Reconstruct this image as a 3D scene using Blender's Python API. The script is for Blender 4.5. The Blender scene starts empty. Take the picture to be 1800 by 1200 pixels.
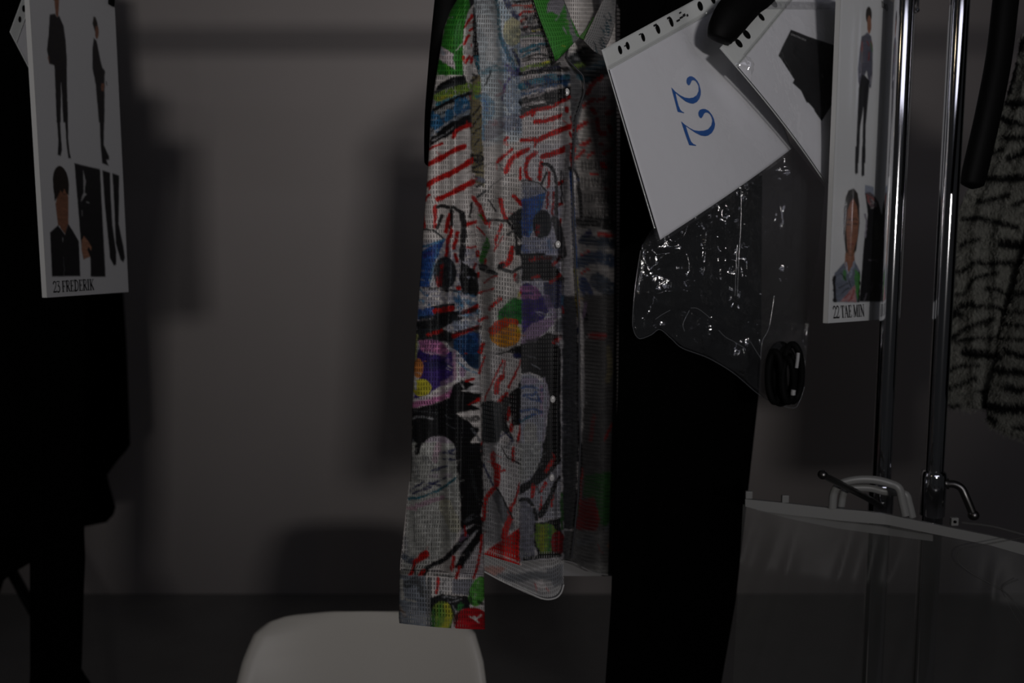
import bpy, bmesh, math, random
import numpy as np
from mathutils import Vector, Matrix

sc = bpy.context.scene
COL = sc.collection
# ------------------------------------------------------------------ camera
FPX, PITCH, CAMH = 1400.0, math.radians(5.8), 1.37
cd = bpy.data.cameras.new('camera'); cam = bpy.data.objects.new('camera', cd); COL.objects.link(cam)
cam.location = (0, 0, CAMH); cam.rotation_euler = (math.pi/2 - PITCH, 0, 0)
cd.lens = 28.0; cd.sensor_width = 36.0; cd.clip_start = 0.02
cd.dof.use_dof = True; cd.dof.focus_distance = 0.86; cd.dof.aperture_fstop = 4.0
sc.camera = cam
# ------------------------------------------------------------------ world, lamps, exposure
wd = bpy.data.worlds.new('world'); sc.world = wd; wd.use_nodes = True
wd.node_tree.nodes['Background'].inputs[0].default_value = (0.9, 0.93, 1.0, 1)
wd.node_tree.nodes['Background'].inputs[1].default_value = 0.009
def area(name, loc, target, sx, sy, power, color, spread=180):
    l = bpy.data.lights.new(name, 'AREA'); l.shape = 'RECTANGLE'; l.size = sx; l.size_y = sy
    l.energy = power; l.color = color; l.spread = math.radians(spread)
    o = bpy.data.objects.new(name, l); COL.objects.link(o); o.location = loc
    o.rotation_euler = (Vector(target) - Vector(loc)).to_track_quat('-Z', 'Y').to_euler()
    return o
area('key_lamp', (0.50, -2.0, 1.60), (-0.30, 3.17, 2.25), 0.26, 0.15, 2.75, (1.0, 0.965, 0.95), 62)
area('strip_lamp', (0.66, -1.2, 2.12), (0.62, 1.0, 1.75), 1.7, 0.34, 2.1, (0.84, 0.84, 1.0), 150)
area('warm_lamp', (-1.6, -1.0, 2.3), (0.2, 1.0, 1.3), 0.10, 0.10, 0.15, (1.0, 0.78, 0.50), 120)
vs = sc.view_settings
vs.view_transform = 'Standard'; vs.look = 'None'; vs.exposure = 0.0; vs.gamma = 1.0; vs.use_curve_mapping = False

# ------------------------------------------------------------------ helpers
SN, CS = math.sin(PITCH), math.cos(PITCH)
def W(px, py, Y):
    """point of the place seen at pixel (px,py) of the photograph and standing Y metres in front of the lens"""
    u = (px - 900.0)/FPX; v = (600.0 - py)/FPX
    k = Y/(CS + v*SN)
    return np.array((u*k, Y, CAMH + k*(v*CS - SN)))
def WA(px, py, Y):
    px, py, Y = np.broadcast_arrays(np.asarray(px, float), np.asarray(py, float), np.asarray(Y, float))
    u = (px - 900.0)/FPX; v = (600.0 - py)/FPX
    k = Y/(CS + v*SN)
    return np.stack((u*k, Y, CAMH + k*(v*CS - SN)), -1)
def PX(P):
    P = np.asarray(P, float); x = P[..., 0]; y = P[..., 1]; z = P[..., 2] - CAMH
    d = y*CS - z*SN; v = y*SN + z*CS
    return np.stack((900 + FPX*x/d, 600 - FPX*v/d), -1)

def ip(tab, y):
    """smooth-ish interpolation of a table [(y, x), ...]"""
    t = np.array(tab, float); return np.interp(y, t[:, 0], t[:, 1])

_mats = {}
def mat(name, base=(0.5,0.5,0.5), rough=0.6, metal=0.0, spec=0.5, coat=0.0, coat_r=0.1, sheen=0.0,
        vcol=False, bump=None, noise=None, trans=0.0):
    if name in _mats: return _mats[name]
    m = bpy.data.materials.new(name); m.use_nodes = True; _mats[name] = m
    nt = m.node_tree; b = nt.nodes['Principled BSDF']
    b.inputs['Base Color'].default_value = (*base, 1); b.inputs['Roughness'].default_value = rough
    b.inputs['Metallic'].default_value = metal; b.inputs['Specular IOR Level'].default_value = spec
    b.inputs['Coat Weight'].default_value = coat; b.inputs['Coat Roughness'].default_value = coat_r
    b.inputs['Sheen Weight'].default_value = sheen
    if vcol:
        a = nt.nodes.new('ShaderNodeAttribute'); a.attribute_name = 'Col'
        nt.links.new(a.outputs['Color'], b.inputs['Base Color'])
    elif noise:
        sc_, amt = noise
        tc = nt.nodes.new('ShaderNodeTexCoord'); n = nt.nodes.new('ShaderNodeTexNoise'); n.inputs['Scale'].default_value = sc_
        n.inputs['Detail'].default_value = 6
        r = nt.nodes.new('ShaderNodeMapRange'); r.inputs[3].default_value = 1 - amt; r.inputs[4].default_value = 1 + amt
        mx = nt.nodes.new('ShaderNodeVectorMath'); mx.operation = 'SCALE'; mx.inputs[0].default_value = base
        nt.links.new(tc.outputs['Object'], n.inputs['Vector']); nt.links.new(n.outputs['Fac'], r.inputs[0])
        nt.links.new(r.outputs[0], mx.inputs['Scale']); nt.links.new(mx.outputs[0], b.inputs['Base Color'])
    if bump:
        sc_, st, stretch = bump
        tc = nt.nodes.new('ShaderNodeTexCoord'); mp = nt.nodes.new('ShaderNodeMapping'); mp.inputs['Scale'].default_value = stretch
        n = nt.nodes.new('ShaderNodeTexNoise'); n.inputs['Scale'].default_value = sc_; n.inputs['Detail'].default_value = 4
        bp = nt.nodes.new('ShaderNodeBump'); bp.inputs['Strength'].default_value = st; bp.inputs['Distance'].default_value = 0.002
        nt.links.new(tc.outputs['Object'], mp.inputs['Vector']); nt.links.new(mp.outputs[0], n.inputs['Vector'])
        nt.links.new(n.outputs['Fac'], bp.inputs['Height']); nt.links.new(bp.outputs[0], b.inputs['Normal'])
    return m
def film(name, tint=0.97, rough=0.06, lo=0.03, hi=0.5, haze=0.0, hazecol=(0.6,0.6,0.6), bump=(30, 0.25)):
    """thin clear plastic: see-through, glossy towards grazing angles, a little haze"""
    m = bpy.data.materials.new(name); m.use_nodes = True; nt = m.node_tree; N = nt.nodes; L = nt.links
    N.remove(N['Principled BSDF']); out = N['Material Output']
    t = N.new('ShaderNodeBsdfTransparent'); t.inputs[0].default_value = (tint, tint, tint, 1)
    g = N.new('ShaderNodeBsdfGlossy'); g.inputs['Roughness'].default_value = rough
    d = N.new('ShaderNodeBsdfDiffuse'); d.inputs[0].default_value = (*hazecol, 1)
    lw = N.new('ShaderNodeLayerWeight'); lw.inputs[0].default_value = 0.5
    p = N.new('ShaderNodeMath'); p.operation = 'POWER'; p.inputs[1].default_value = 3.0
    r = N.new('ShaderNodeMapRange'); r.inputs[3].default_value = lo; r.inputs[4].default_value = hi
    L.new(lw.outputs['Facing'], p.inputs[0]); L.new(p.outputs[0], r.inputs[0])
    m1 = N.new('ShaderNodeMixShader'); m1.inputs[0].default_value = haze
    L.new(t.outputs[0], m1.inputs[1]); L.new(d.outputs[0], m1.inputs[2])
    m2 = N.new('ShaderNodeMixShader'); L.new(r.outputs[0], m2.inputs[0]); L.new(m1.outputs[0], m2.inputs[1]); L.new(g.outputs[0], m2.inputs[2])
    if bump:
        tc = N.new('ShaderNodeTexCoord'); n = N.new('ShaderNodeTexNoise'); n.inputs['Scale'].default_value = bump[0]; n.inputs['Detail'].default_value = 3
        bp = N.new('ShaderNodeBump'); bp.inputs['Strength'].default_value = bump[1]; bp.inputs['Distance'].default_value = 0.004
        L.new(tc.outputs['Object'], n.inputs['Vector']); L.new(n.outputs['Fac'], bp.inputs['Height'])
        L.new(bp.outputs[0], g.inputs['Normal']); L.new(bp.outputs[0], lw.inputs['Normal'])
    L.new(m2.outputs[0], out.inputs[0])
    return m
def mesh_cloth(name):
    """printed open-mesh cloth: colour from the painted print, rows of small slots that let the light through"""
    m = bpy.data.materials.new(name); m.use_nodes = True; nt = m.node_tree; N = nt.nodes; L = nt.links
    b = N['Principled BSDF']; b.inputs['Roughness'].default_value = 0.62; b.inputs['Specular IOR Level'].default_value = 0.35
    a = N.new('ShaderNodeAttribute'); a.attribute_name = 'Col'; L.new(a.outputs['Color'], b.inputs['Base Color'])
    uv = N.new('ShaderNodeUVMap'); uv.uv_map = 'UVMap'; s = N.new('ShaderNodeSeparateXYZ'); L.new(uv.outputs[0], s.inputs[0])
    def slot(sock, k, frac, soft):
        mu = N.new('ShaderNodeMath'); mu.operation = 'MULTIPLY'; mu.inputs[1].default_value = k; L.new(sock, mu.inputs[0])
        fr = N.new('ShaderNodeMath'); fr.operation = 'FRACT'; L.new(mu.outputs[0], fr.inputs[0])
        su = N.new('ShaderNodeMath'); su.operation = 'SUBTRACT'; su.inputs[1].default_value = 0.5; L.new(fr.outputs[0], su.inputs[0])
        ab = N.new('ShaderNodeMath'); ab.operation = 'ABSOLUTE'; L.new(su.outputs[0], ab.inputs[0])
        mr = N.new('ShaderNodeMapRange'); mr.interpolation_type = 'SMOOTHSTEP'
        mr.inputs[1].default_value = frac/2 + soft; mr.inputs[2].default_value = frac/2 - soft
        L.new(ab.outputs[0], mr.inputs[0]); return mr.outputs[0]
    sx = slot(s.outputs[0], 335, 0.42, 0.08); sy = slot(s.outputs[1], 205, 0.70, 0.08)
    mm = N.new('ShaderNodeMath'); mm.operation = 'MULTIPLY'; L.new(sx, mm.inputs[0]); L.new(sy, mm.inputs[1])
    m9 = N.new('ShaderNodeMath'); m9.operation = 'MULTIPLY'; tcx = N.new('ShaderNodeTexCoord'); nz = N.new('ShaderNodeTexNoise'); nz.inputs['Scale'].default_value = 26; L.new(tcx.outputs['Object'], nz.inputs['Vector'])
    mz = N.new('ShaderNodeMapRange'); mz.inputs[1].default_value = .3; mz.inputs[2].default_value = .7; mz.inputs[3].default_value = .45; mz.inputs[4].default_value = .97
    L.new(nz.outputs['Fac'], mz.inputs[0]); L.new(mz.outputs[0], m9.inputs[1]); L.new(mm.outputs[0], m9.inputs[0])
    tr = N.new('ShaderNodeBsdfTransparent'); mx = N.new('ShaderNodeMixShader')
    L.new(m9.outputs[0], mx.inputs[0]); L.new(b.outputs[0], mx.inputs[1]); L.new(tr.outputs[0], mx.inputs[2])
    L.new(mx.outputs[0], N['Material Output'].inputs[0])
    return m

def tag(o, label=None, cat=None, group=None, kind=None):
    if label: o['label'] = label
    if cat: o['category'] = cat
    if group: o['group'] = group
    if kind: o['kind'] = kind
    return o
def empty(name, loc, label=None, cat=None, group=None):
    o = bpy.data.objects.new(name, None); COL.objects.link(o); o.location = [float(c) for c in loc]
    o.empty_display_size = 0.05
    return tag(o, label, cat, group)
def obj(name, V, F, m, parent=None, col=None, uv=None, smooth=True):
    V = np.asarray(V, float).reshape(-1, 3)
    me = bpy.data.meshes.new(name); me.from_pydata(V.tolist(), [], F if isinstance(F, list) else F.tolist())
    if col is not None:
        at = me.color_attributes.new('Col', 'FLOAT_COLOR', 'POINT')
        c = np.ones((len(V), 4)); c[:, :3] = np.asarray(col).reshape(-1, 3); at.data.foreach_set('color', c.ravel())
    if uv is not None:
        l = me.uv_layers.new(name='UVMap'); idx = np.empty(len(me.loops), int); me.loops.foreach_get('vertex_index', idx)
        l.data.foreach_set('uv', np.asarray(uv, float).reshape(-1, 2)[idx].ravel())
    if smooth: me.polygons.foreach_set('use_smooth', np.ones(len(me.polygons), bool))
    me.materials.append(m); me.update()
    o = bpy.data.objects.new(name, me); COL.objects.link(o)
    if parent is not None:
        o.parent = parent; o.matrix_parent_inverse = Matrix.Translation(-parent.location) if parent.type == 'EMPTY' and parent.parent is None else Matrix()
        if parent.type != 'EMPTY': o.matrix_parent_inverse = Matrix()
    return o
def gfaces(nv, nu, closed=False):
    i = np.arange(nv - 1)[:, None]*nu + np.arange(nu - 1)[None, :]
    f = np.stack((i, i + 1, i + nu + 1, i + nu), -1).reshape(-1, 4)
    if closed:
        j = np.arange(nv - 1)*nu
        f = np.vstack((f, np.stack((j + nu - 1, j, j + nu, j + 2*nu - 1), -1)))
    return f
def grid(name, P, m, parent=None, canvas=None, closed=False, thick=0.0, uvon=False):
    nv, nu = P.shape[:2]
    col = canvas.sample(PX(P)) if canvas is not None else None
    uv = None
    if uvon:
        du = np.linalg.norm(np.diff(P, axis=1), axis=2); u = np.concatenate((np.zeros((nv, 1)), np.cumsum(du, 1)), 1)
        u -= u[:, [nu//2]]
        dv = np.linalg.norm(np.diff(P, axis=0), axis=2).mean(1); v = np.concatenate(([0], np.cumsum(dv)))
        uv = np.stack((u, np.broadcast_to(v[:, None], u.shape)), -1)
    o = obj(name, P, gfaces(nv, nu, closed), m, parent, col, uv)
    if thick:
        md = o.modifiers.new('thickness', 'SOLIDIFY'); md.thickness = thick; md.offset = 0
    return o
def tube(name, pts, r, m, parent=None, n=10, flat=None, caps=True, up=None):
    """round (or flattened, flat=(rx,ry) per point) bar swept along points"""
    P = np.asarray(pts, float); k = len(P)
    rr = np.full(k, r) if np.isscalar(r) else np.asarray(r, float)
    T = np.gradient(P, axis=0); T /= np.linalg.norm(T, axis=1)[:, None]
    if up is None:
        a = np.array((0, 0, 1.0)) if abs(T[0][2]) < 0.9 else np.array((0, 1.0, 0))
    else: a = np.asarray(up, float)
    V = []; th = np.linspace(0, 2*np.pi, n, endpoint=False)
    for i in range(k):
        b = np.cross(T[i], a); b /= np.linalg.norm(b); a2 = np.cross(b, T[i]); 
        if up is None: a = a2
        fx, fy = (rr[i], rr[i]) if flat is None else flat[i]
        V.append(P[i] + np.outer(np.cos(th)*fx, b) + np.outer(np.sin(th)*fy, a2))
    V = np.array(V); F = gfaces(k, n, True).tolist(); V = V.reshape(-1, 3)
    if caps:      # caps on vertices of their own, so the sides shade as a true cylinder
        m0 = len(V); V = np.vstack((V, V[:n], V[(k - 1)*n:k*n])); F += [list(range(m0, m0 + n))[::-1], list(range(m0 + n, m0 + 2*n))]
    return obj(name, V, F, m, parent)
def bez(pts, n=24):
    """Catmull-Rom through points"""
    p = np.asarray(pts, float); p = np.vstack((2*p[0] - p[1], p, 2*p[-1] - p[-2])); out = []
    for i in range(1, len(p) - 2):
        t = np.linspace(0, 1, n, endpoint=False)[:, None]
        a, b, c, d = p[i-1], p[i], p[i+1], p[i+2]
        out.append(0.5*((2*b) + (c - a)*t + (2*a - 5*b + 4*c - d)*t**2 + (3*b - a - 3*c + d)*t**3))
    out.append(p[-2][None]); return np.vstack(out)
def box(name, a, b, m, parent=None, bev=0.0):
    x0, y0, z0 = a; x1, y1, z1 = b
    V = [(x0,y0,z0),(x1,y0,z0),(x1,y1,z0),(x0,y1,z0),(x0,y0,z1),(x1,y0,z1),(x1,y1,z1),(x0,y1,z1)]
    F = [[0,3,2,1],[4,5,6,7],[0,1,5,4],[1,2,6,5],[2,3,7,6],[3,0,4,7]]
    o = obj(name, V, F, m, parent, smooth=False)
    if bev:
        md = o.modifiers.new('bevel', 'BEVEL'); md.width = bev; md.segments = 3
    return o
def ball(name, c, r, m, parent=None, n=12, scale=(1,1,1)):
    th = np.linspace(0, np.pi, n); ph = np.linspace(0, 2*np.pi, 2*n, endpoint=False)
    P = np.stack((np.outer(np.sin(th), np.cos(ph))*scale[0], np.outer(np.sin(th), np.sin(ph))*scale[1], np.outer(np.cos(th), np.ones_like(ph))*scale[2]), -1)*r + np.asarray(c)
    return obj(name, P, gfaces(n, 2*n, True), m, parent)
def plate(name, poly3, normal, th, m, parent=None):
    """extruded polygon"""
    P = np.asarray(poly3, float); n = len(P); N_ = np.asarray(normal)/np.linalg.norm(normal)*th
    V = np.vstack((P, P - N_)); F = [list(range(n)), list(range(2*n - 1, n - 1, -1))] + [[i, i + n, (i + 1) % n + n, (i + 1) % n] for i in range(n)]
    o = obj(name, V, F, m, parent, smooth=False)
    bm = bmesh.new(); bm.from_mesh(o.data); bmesh.ops.recalc_face_normals(bm, faces=bm.faces); bm.to_mesh(o.data); bm.free()
    return o

# ---- smooth value noise on arrays
def vnoise(x, y, seed=0):
    xi = np.floor(x).astype(np.int64); yi = np.floor(y).astype(np.int64); fx = x - xi; fy = y - yi
    fx = fx*fx*(3 - 2*fx); fy = fy*fy*(3 - 2*fy)
    def h(a, b):
        n = (a*374761393 + b*668265263 + seed*1274126177) & 0xffffffff
        n = ((n ^ (n >> 13))*1274126177) & 0xffffffff
        return ((n ^ (n >> 16)) & 0xffff)/65535.0
    return (h(xi, yi)*(1-fx) + h(xi+1, yi)*fx)*(1-fy) + (h(xi, yi+1)*(1-fx) + h(xi+1, yi+1)*fx)*fy
def fbm(x, y, seed=0, o=4):
    s = 0; a = 0.5
    for i in range(o):
        s = s + a*vnoise(x*2**i, y*2**i, seed + i*7); a *= 0.5
    return s

# ---- painted print: strokes laid on a small canvas, then carried to the cloth or card as point colours
PAL = dict(W=(.66,.62,.59), R=(.52,.014,.010), K=(.012,.012,.014), G=(.05,.25,.035), g=(.05,.22,.06), B=(.05,.15,.42),
    b=(.10,.27,.42), T=(.04,.20,.27), N=(.025,.03,.11), P=(.07,.035,.21), p=(.50,.20,.36), l=(.36,.25,.36), Y=(.52,.47,.05), O=(.58,.24,.07),
    y=(.50,.46,.26), e=(.20,.30,.05), C=(.045,.05,.052), D=(.16,.165,.175), E=(.36,.36,.37), s=(.42,.20,.12), S=(.30,.13,.075), L=(.52,.56,.58), V=(.17,.09,.045),
    r=(.30,.02,.02), o=(.22,.19,.11), H=(.02,.014,.010), t=(.10,.20,.24), U=(.03,.10,.22))
class Canvas:
    def __init__(s, x0, y0, x1, y1, base):
        s.x0, s.y0 = x0, y0; s.w, s.h = x1 - x0, y1 - y0
        s.a = np.empty((s.h, s.w, 3)); s.a[:] = PAL[base] if isinstance(base, str) else base
        s.ox, s.oy, s.k = 0, 0, 1.0; s.seed = 1
    def frame(s, ox, oy, k): s.ox, s.oy, s.k = ox, oy, k; return s
    def _box(s, P, m):
        x0 = int(max(0, P[:, 0].min() - m - s.x0)); x1 = int(min(s.w, P[:, 0].max() + m - s.x0 + 1))
        y0 = int(max(0, P[:, 1].min() - m - s.y0)); y1 = int(min(s.h, P[:, 1].max() + m - s.y0 + 1))
        if x1 <= x0 or y1 <= y0: return None
        X, Yy = np.meshgrid(np.arange(x0, x1) + s.x0 + .5, np.arange(y0, y1) + s.y0 + .5)
        return (slice(y0, y1), slice(x0, x1)), X, Yy
    def _put(s, sl, X, Y, al, c, a, dry):
        c = np.array(PAL[c] if isinstance(c, str) else c); s.seed += 1
        v = 0.60 + 0.85*fbm(X/8.0, Y/2.6, s.seed, 3)
        if dry: al = al*np.clip((fbm(X/4.0, Y/4.0, s.seed + 50, 3) - dry)*6 + .5, 0, 1)
        al = (al*a)[..., None]
        s.a[sl] = s.a[sl]*(1 - al) + (c*v[..., None])*al
    def st(s, pts, w, c, a=1.0, dry=0.0, warp=2.3, soft=1.6, curve=True):
        P = np.array(pts, float)/s.k + (s.ox, s.oy)
        if curve and len(P) > 2: P = bez(P, 6)
        if len(P) == 1: P = np.vstack((P, P + (0.2, 0)))
        ws = np.linspace(w[0], w[1], len(P)) if isinstance(w, (tuple, list)) else np.full(len(P), w)
        ws = np.maximum(ws/s.k, 1.0)
        r = s._box(P, ws.max()/2 + 5)
        if r is None: return
        sl, X, Y = r
        Xw = X + (fbm(X/6, Y/6, 3 + s.seed, 2) - .37)*warp*2; Yw = Y + (fbm(X/6, Y/6, 91 + s.seed, 2) - .37)*warp*2
        d = np.full(X.shape, 1e9)
        for i in range(len(P) - 1):
            ax, ay = P[i]; bx, by = P[i+1] - P[i]; q = bx*bx + by*by + 1e-9
            t = np.clip(((Xw - ax)*bx + (Yw - ay)*by)/q, 0, 1)
            d = np.minimum(d, np.hypot(Xw - ax - t*bx, Yw - ay - t*by) - (ws[i]*(1-t) + ws[i+1]*t)/2)
        s._put(sl, X, Y, np.clip(.5 - d/soft, 0, 1), c, a, dry)
    def po(s, pts, c, a=1.0, dry=0.0, warp=2.6, soft=1.8):
        P = np.array(pts, float)/s.k + (s.ox, s.oy)
        r = s._box(P, 5 + soft)
        if r is None: return
        sl, X, Y = r
        Xw = X + (fbm(X/8, Y/8, 5 + s.seed, 3) - .43)*warp*2; Yw = Y + (fbm(X/8, Y/8, 77 + s.seed, 3) - .43)*warp*2
        ins = np.zeros(X.shape, bool); d = np.full(X.shape, 1e9)
        for i in range(len(P)):
            x0, y0 = P[i]; x1, y1 = P[(i+1) % len(P)]
            c1 = (y0 > Yw) != (y1 > Yw)
            ins ^= c1 & (Xw < (x1 - x0)*(Yw - y0)/((y1 - y0) if y1 != y0 else 1e-9) + x0)
            bx, by = x1 - x0, y1 - y0; t = np.clip(((Xw - x0)*bx + (Yw - y0)*by)/(bx*bx + by*by + 1e-9), 0, 1)
            d = np.minimum(d, np.hypot(Xw - x0 - t*bx, Yw - y0 - t*by))
        d = np.where(ins, -d, d)
        s._put(sl, X, Y, np.clip(.5 - d/soft, 0, 1), c, a, dry)
    def el(s, cx, cy, rx, ry, c, a=1.0, dry=0.0, rot=0.0, warp=1.2, soft=1.4):
        t = np.linspace(0, 2*np.pi, 28, endpoint=False); ca, sa = math.cos(rot), math.sin(rot)
        x = rx*np.cos(t); y = ry*np.sin(t)
        s.po(np.stack((cx + x*ca - y*sa, cy + x*sa + y*ca), 1), c, a, dry, warp, soft)
    def wash(s, pts, c, dry=0.3):
        """multiplies a region darker: fold shade and print tone put into the colour"""
        keep = s.a.copy(); s.a[:] = 1.0; s.po(pts, (1e-4,)*3, 1.0, dry, 3.0, 8); m = s.a; s.a = keep*(m + (1 - m)*np.array(c))
    def smudge(s, n, seed):
        rg = np.random.default_rng(seed)
        for i in range(n):
            x = rg.uniform(6, s.w - 6); y = rg.uniform(6, s.h - 6); a = rg.normal(.5, .5) if rg.random() < .6 else rg.uniform(0, 6.3); L = rg.uniform(4, 15)
            c = s.a[int(y), int(x)].copy()*rg.uniform(.6, 1.15); k, ox, oy = s.k, s.ox, s.oy; s.frame(s.x0, s.y0, 1)
            s.st([(x, y), (x + L*math.cos(a), y - L*math.sin(a))], rg.uniform(1.0, 3.0), c, .55, .3, 1.0, 1.4); s.frame(ox, oy, k)
    def sample(s, uv):
        x = np.clip(uv[..., 0] - s.x0 - .5, 0, s.w - 1.001); y = np.clip(uv[..., 1] - s.y0 - .5, 0, s.h - 1.001)
        xi = x.astype(int); yi = y.astype(int); fx = (x - xi)[..., None]; fy = (y - yi)[..., None]; a = s.a
        xj = np.minimum(xi + 1, s.w - 1); yj = np.minimum(yi + 1, s.h - 1)
        return (a[yi, xi]*(1-fx) + a[yi, xj]*fx)*(1-fy) + (a[yj, xi]*(1-fx) + a[yj, xj]*fx)*fy

# ------------------------------------------------------------------ materials
M_black = mat('black_wool', (.0016,.0016,.0017), .9, spec=.03, bump=(220, .25, (1,1,1)))
M_black2 = mat('black_suiting', (.0012,.0012,.0012), .9, spec=.03, bump=(300, .15, (1,1,.3)))
M_hanger = mat('black_hanger_plastic', (.0022,.0022,.0022), .6, spec=.1)
M_chrome = mat('chrome', (.72,.72,.74), .085, metal=1.0)
M_steel = mat('dark_steel', (.16,.155,.15), .32, metal=1.0)
M_paper = mat('white_paper', (.80,.80,.83), .75, spec=.2)
M_card = mat('printed_card', vcol=True, rough=.42, spec=.4, coat=.25, coat_r=.25)
M_cardedge = mat('card_edge', (.62,.62,.60), .6)
M_ink = mat('black_ink', (.012,.012,.014), .5)
M_blue = mat('blue_ink', (.025,.12,.42), .5)
M_pearl = mat('pearl_button', (.62,.60,.58), .25, coat=.4)
M_cloth = mesh_cloth('printed_mesh_cloth')
M_cloth_solid = mat('printed_cloth', vcol=True, rough=.65, spec=.3)
M_chair = mat('white_chair_plastic', (.86,.82,.74), .38, spec=.45, bump=(600, .08, (1,1,1)))
M_frost = mat('frosted_plastic', (.24,.24,.23), .4, spec=.5)
M_film = film('clear_pocket_film', .985, .06, .07, .45, .015, (.6,.6,.65), (34, .8))
M_strip = film('pocket_strip_film', .9, .10, .06, .5, .75, (.80,.82,.80), (60, .3))
M_bag = film('crinkled_bag_film', .94, .10, .09, .8, .03, (.45,.47,.50), (70, .8))
M_edge = film('bag_edge_film', .9, .12, .08, .5, .16, (.5,.52,.55), None)
M_pvc = film('clear_carry_bag_film', .78, .38, .008, .12, .10, (.30,.30,.28), (9, .4))
# ================================================================== the room
M_wall = mat('painted_wall', (.62,.565,.545), .9, spec=.15, noise=(2.5,.05), bump=(140, .25, (1,1,1)))
M_floor = mat('dark_floor', (.36,.35,.34), .7, spec=.2, noise=(6,.12))
WALLY = 3.17
tag(box('wall_back', (-4.5, WALLY, -0.02), (4.5, WALLY + .12, 3.2), M_wall), kind='structure')
tag(box('floor', (-4.5, -2.5, -.1), (4.5, WALLY, 0), M_floor), kind='structure')

# ================================================================== clothes racks
RAILZ, POLEY = 1.96, 1.04
def lever(parent, pts, r):
    h = tube('clamp_lever', bez(pts, 10), r, M_steel, parent, 12); ball('lever_knob', pts[-1], r[-1]*1.35, M_steel, parent); return h
def post(parent, x, collar_top, collar_bot):
    tube('post', [(x, POLEY, collar_bot), (x, POLEY, 1.2), (x, POLEY, 1.5), (x, POLEY, RAILZ + .02)], .0119, M_chrome, parent, 40)
    tube('outer_tube', [(x, POLEY, .07), (x, POLEY, .5), (x, POLEY, collar_bot)], .0138, M_chrome, parent, 40)
    zs = [collar_bot - .012, collar_bot - .01, collar_top - .008, collar_top - .002, collar_top]
    tube('collar', [(x, POLEY, z) for z in zs], [.0150, .0158, .0160, .0150, .0128], M_chrome, parent, 40)
def rack(name, label, x0, x1):
    r = empty(name, (x0, POLEY, 0), label, 'clothes rack')
    tube('rail', [(x0 - .02, POLEY, RAILZ), (x0 + .3, POLEY, RAILZ), (x1 - .3, POLEY, RAILZ), (x1 + .02, POLEY, RAILZ)], .0185, M_chrome, r, 24)
    tube('base_bar', [(x0, POLEY, .09), ((x0 + x1)/2, POLEY, .09), (x1, POLEY, .09)], .0135, M_chrome, r, 20)
    for x in (x0, x1):
        tube('foot', [(x, POLEY - .24, .075), (x, POLEY, .075), (x, POLEY + .24, .075)], .0135, M_chrome, r, 16)
        for s in (-.22, .22):
            th = np.linspace(0, 2*np.pi, 17)
            tube('caster', [(x - .012, POLEY + s, .031), (x + .012, POLEY + s, .031)], .030, M_hanger, r, 20)
    return r
P1X = W(1560, 620, POLEY)[0]; P2X = W(1653, 620, POLEY)[0]
ra = rack('clothes_rack', 'chrome clothes rack whose end post crosses the name card reading 22', -1.12, P1X)
ct = W(1545, 846, POLEY)[2]; cb = W(1545, 892, POLEY)[2]
post(ra, P1X, ct, cb); post(ra, -1.12, ct, cb)
lv0 = np.array((P1X - .006, POLEY - .014, W(1540, 884, POLEY)[2]))
lever(ra, [lv0, W(1528, 877, POLEY - .045), W(1490, 857, POLEY - .085), W(1446, 834, POLEY - .13)], [.0042]*31)
rb = rack('clothes_rack', 'chrome clothes rack whose end post stands beside the tiger-striped fur jacket', P2X, P2X + 1.25)
ct2 = W(1640, 826, POLEY)[2]; cb2 = W(1640, 890, POLEY)[2]
post(rb, P2X, ct2, cb2); post(rb, P2X + 1.25, ct2, cb2)
x2 = W(1660, 850, POLEY)[0]
tube('lever_socket', [W(1655, 849, POLEY), W(1668, 850, POLEY - .004)], .0072, M_steel, rb, 14)
lever(rb, [W(1664, 850, POLEY - .004), W(1678, 851, POLEY - .008), W(1690, 858, POLEY - .012), W(1698, 874, POLEY - .016), W(1711, 905, POLEY - .02)], [.0052]*41)

# ================================================================== hangers
def hook(parent, top, base):
    """wire hook over the rail down to the hanger's centre"""
    c = np.array((base[0], POLEY, RAILZ)); r = .0235
    a = np.linspace(math.radians(-40), math.radians(200), 14)
    arc = [c + np.array((0, r*math.cos(t), r*math.sin(t) + .0)) for t in a]
    pts = arc[::-1][::-1] + [np.array((base[0], POLEY - r*.75, RAILZ - .03)), np.array(base)]
    tube('hook', pts, .0021, M_chrome, parent, 8)
def suit_hanger(label, px, ws, ds, centre, group=None):
    """broad-shouldered moulded hanger: one arm is seen end-on; px = [(px, py, Y)] from the tip to the centre"""
    C = np.array(centre); tip = W(*px[0])
    h = empty('suit_hanger', (C[0], C[1], C[2]), label, 'hanger')
    P = [W(*q) for q in px] + [C]
    P = bez(P, 8); n = len(P); t = np.linspace(0, 1, n)
    wv = np.interp(t, np.linspace(0, 1, len(ws)), ws); dv = np.interp(t, np.linspace(0, 1, len(ds)), ds)
    e = np.clip(np.minimum(t/.05, 1), .02, 1)**.5
    tube('arm', P, .01, M_hanger, h, 24, flat=[(wv[i]*e[i], dv[i]*e[i]) for i in range(n)], up=(0.35, -.9, .25))
    Q = P.copy(); Q[:, 0] = 2*C[0] - P[:, 0]; Q[:, 1] = 2*C[1] - P[:, 1]
    tube('arm', Q, .01, M_hanger, h, 24, flat=[(wv[i]*e[i], dv[i]*e[i]) for i in range(n)], up=(0.35, -.9, .25))
    hook(h, None, C + (0, 0, .01))
    return h
suit_hanger('black suit hanger, its rounded end poking out left of the shirt shoulder',
    [(766, 298, .90), (768, 265, .90), (774, 200, .90), (784, 100, .905), (794, 0, .91), (806, -110, .925)], [.0125, .0145, .0175, .019, .019, .019, .014], [.008, .010, .010, .010, .010, .010, .008],
    (.075, POLEY + .09, 1.88))
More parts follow.
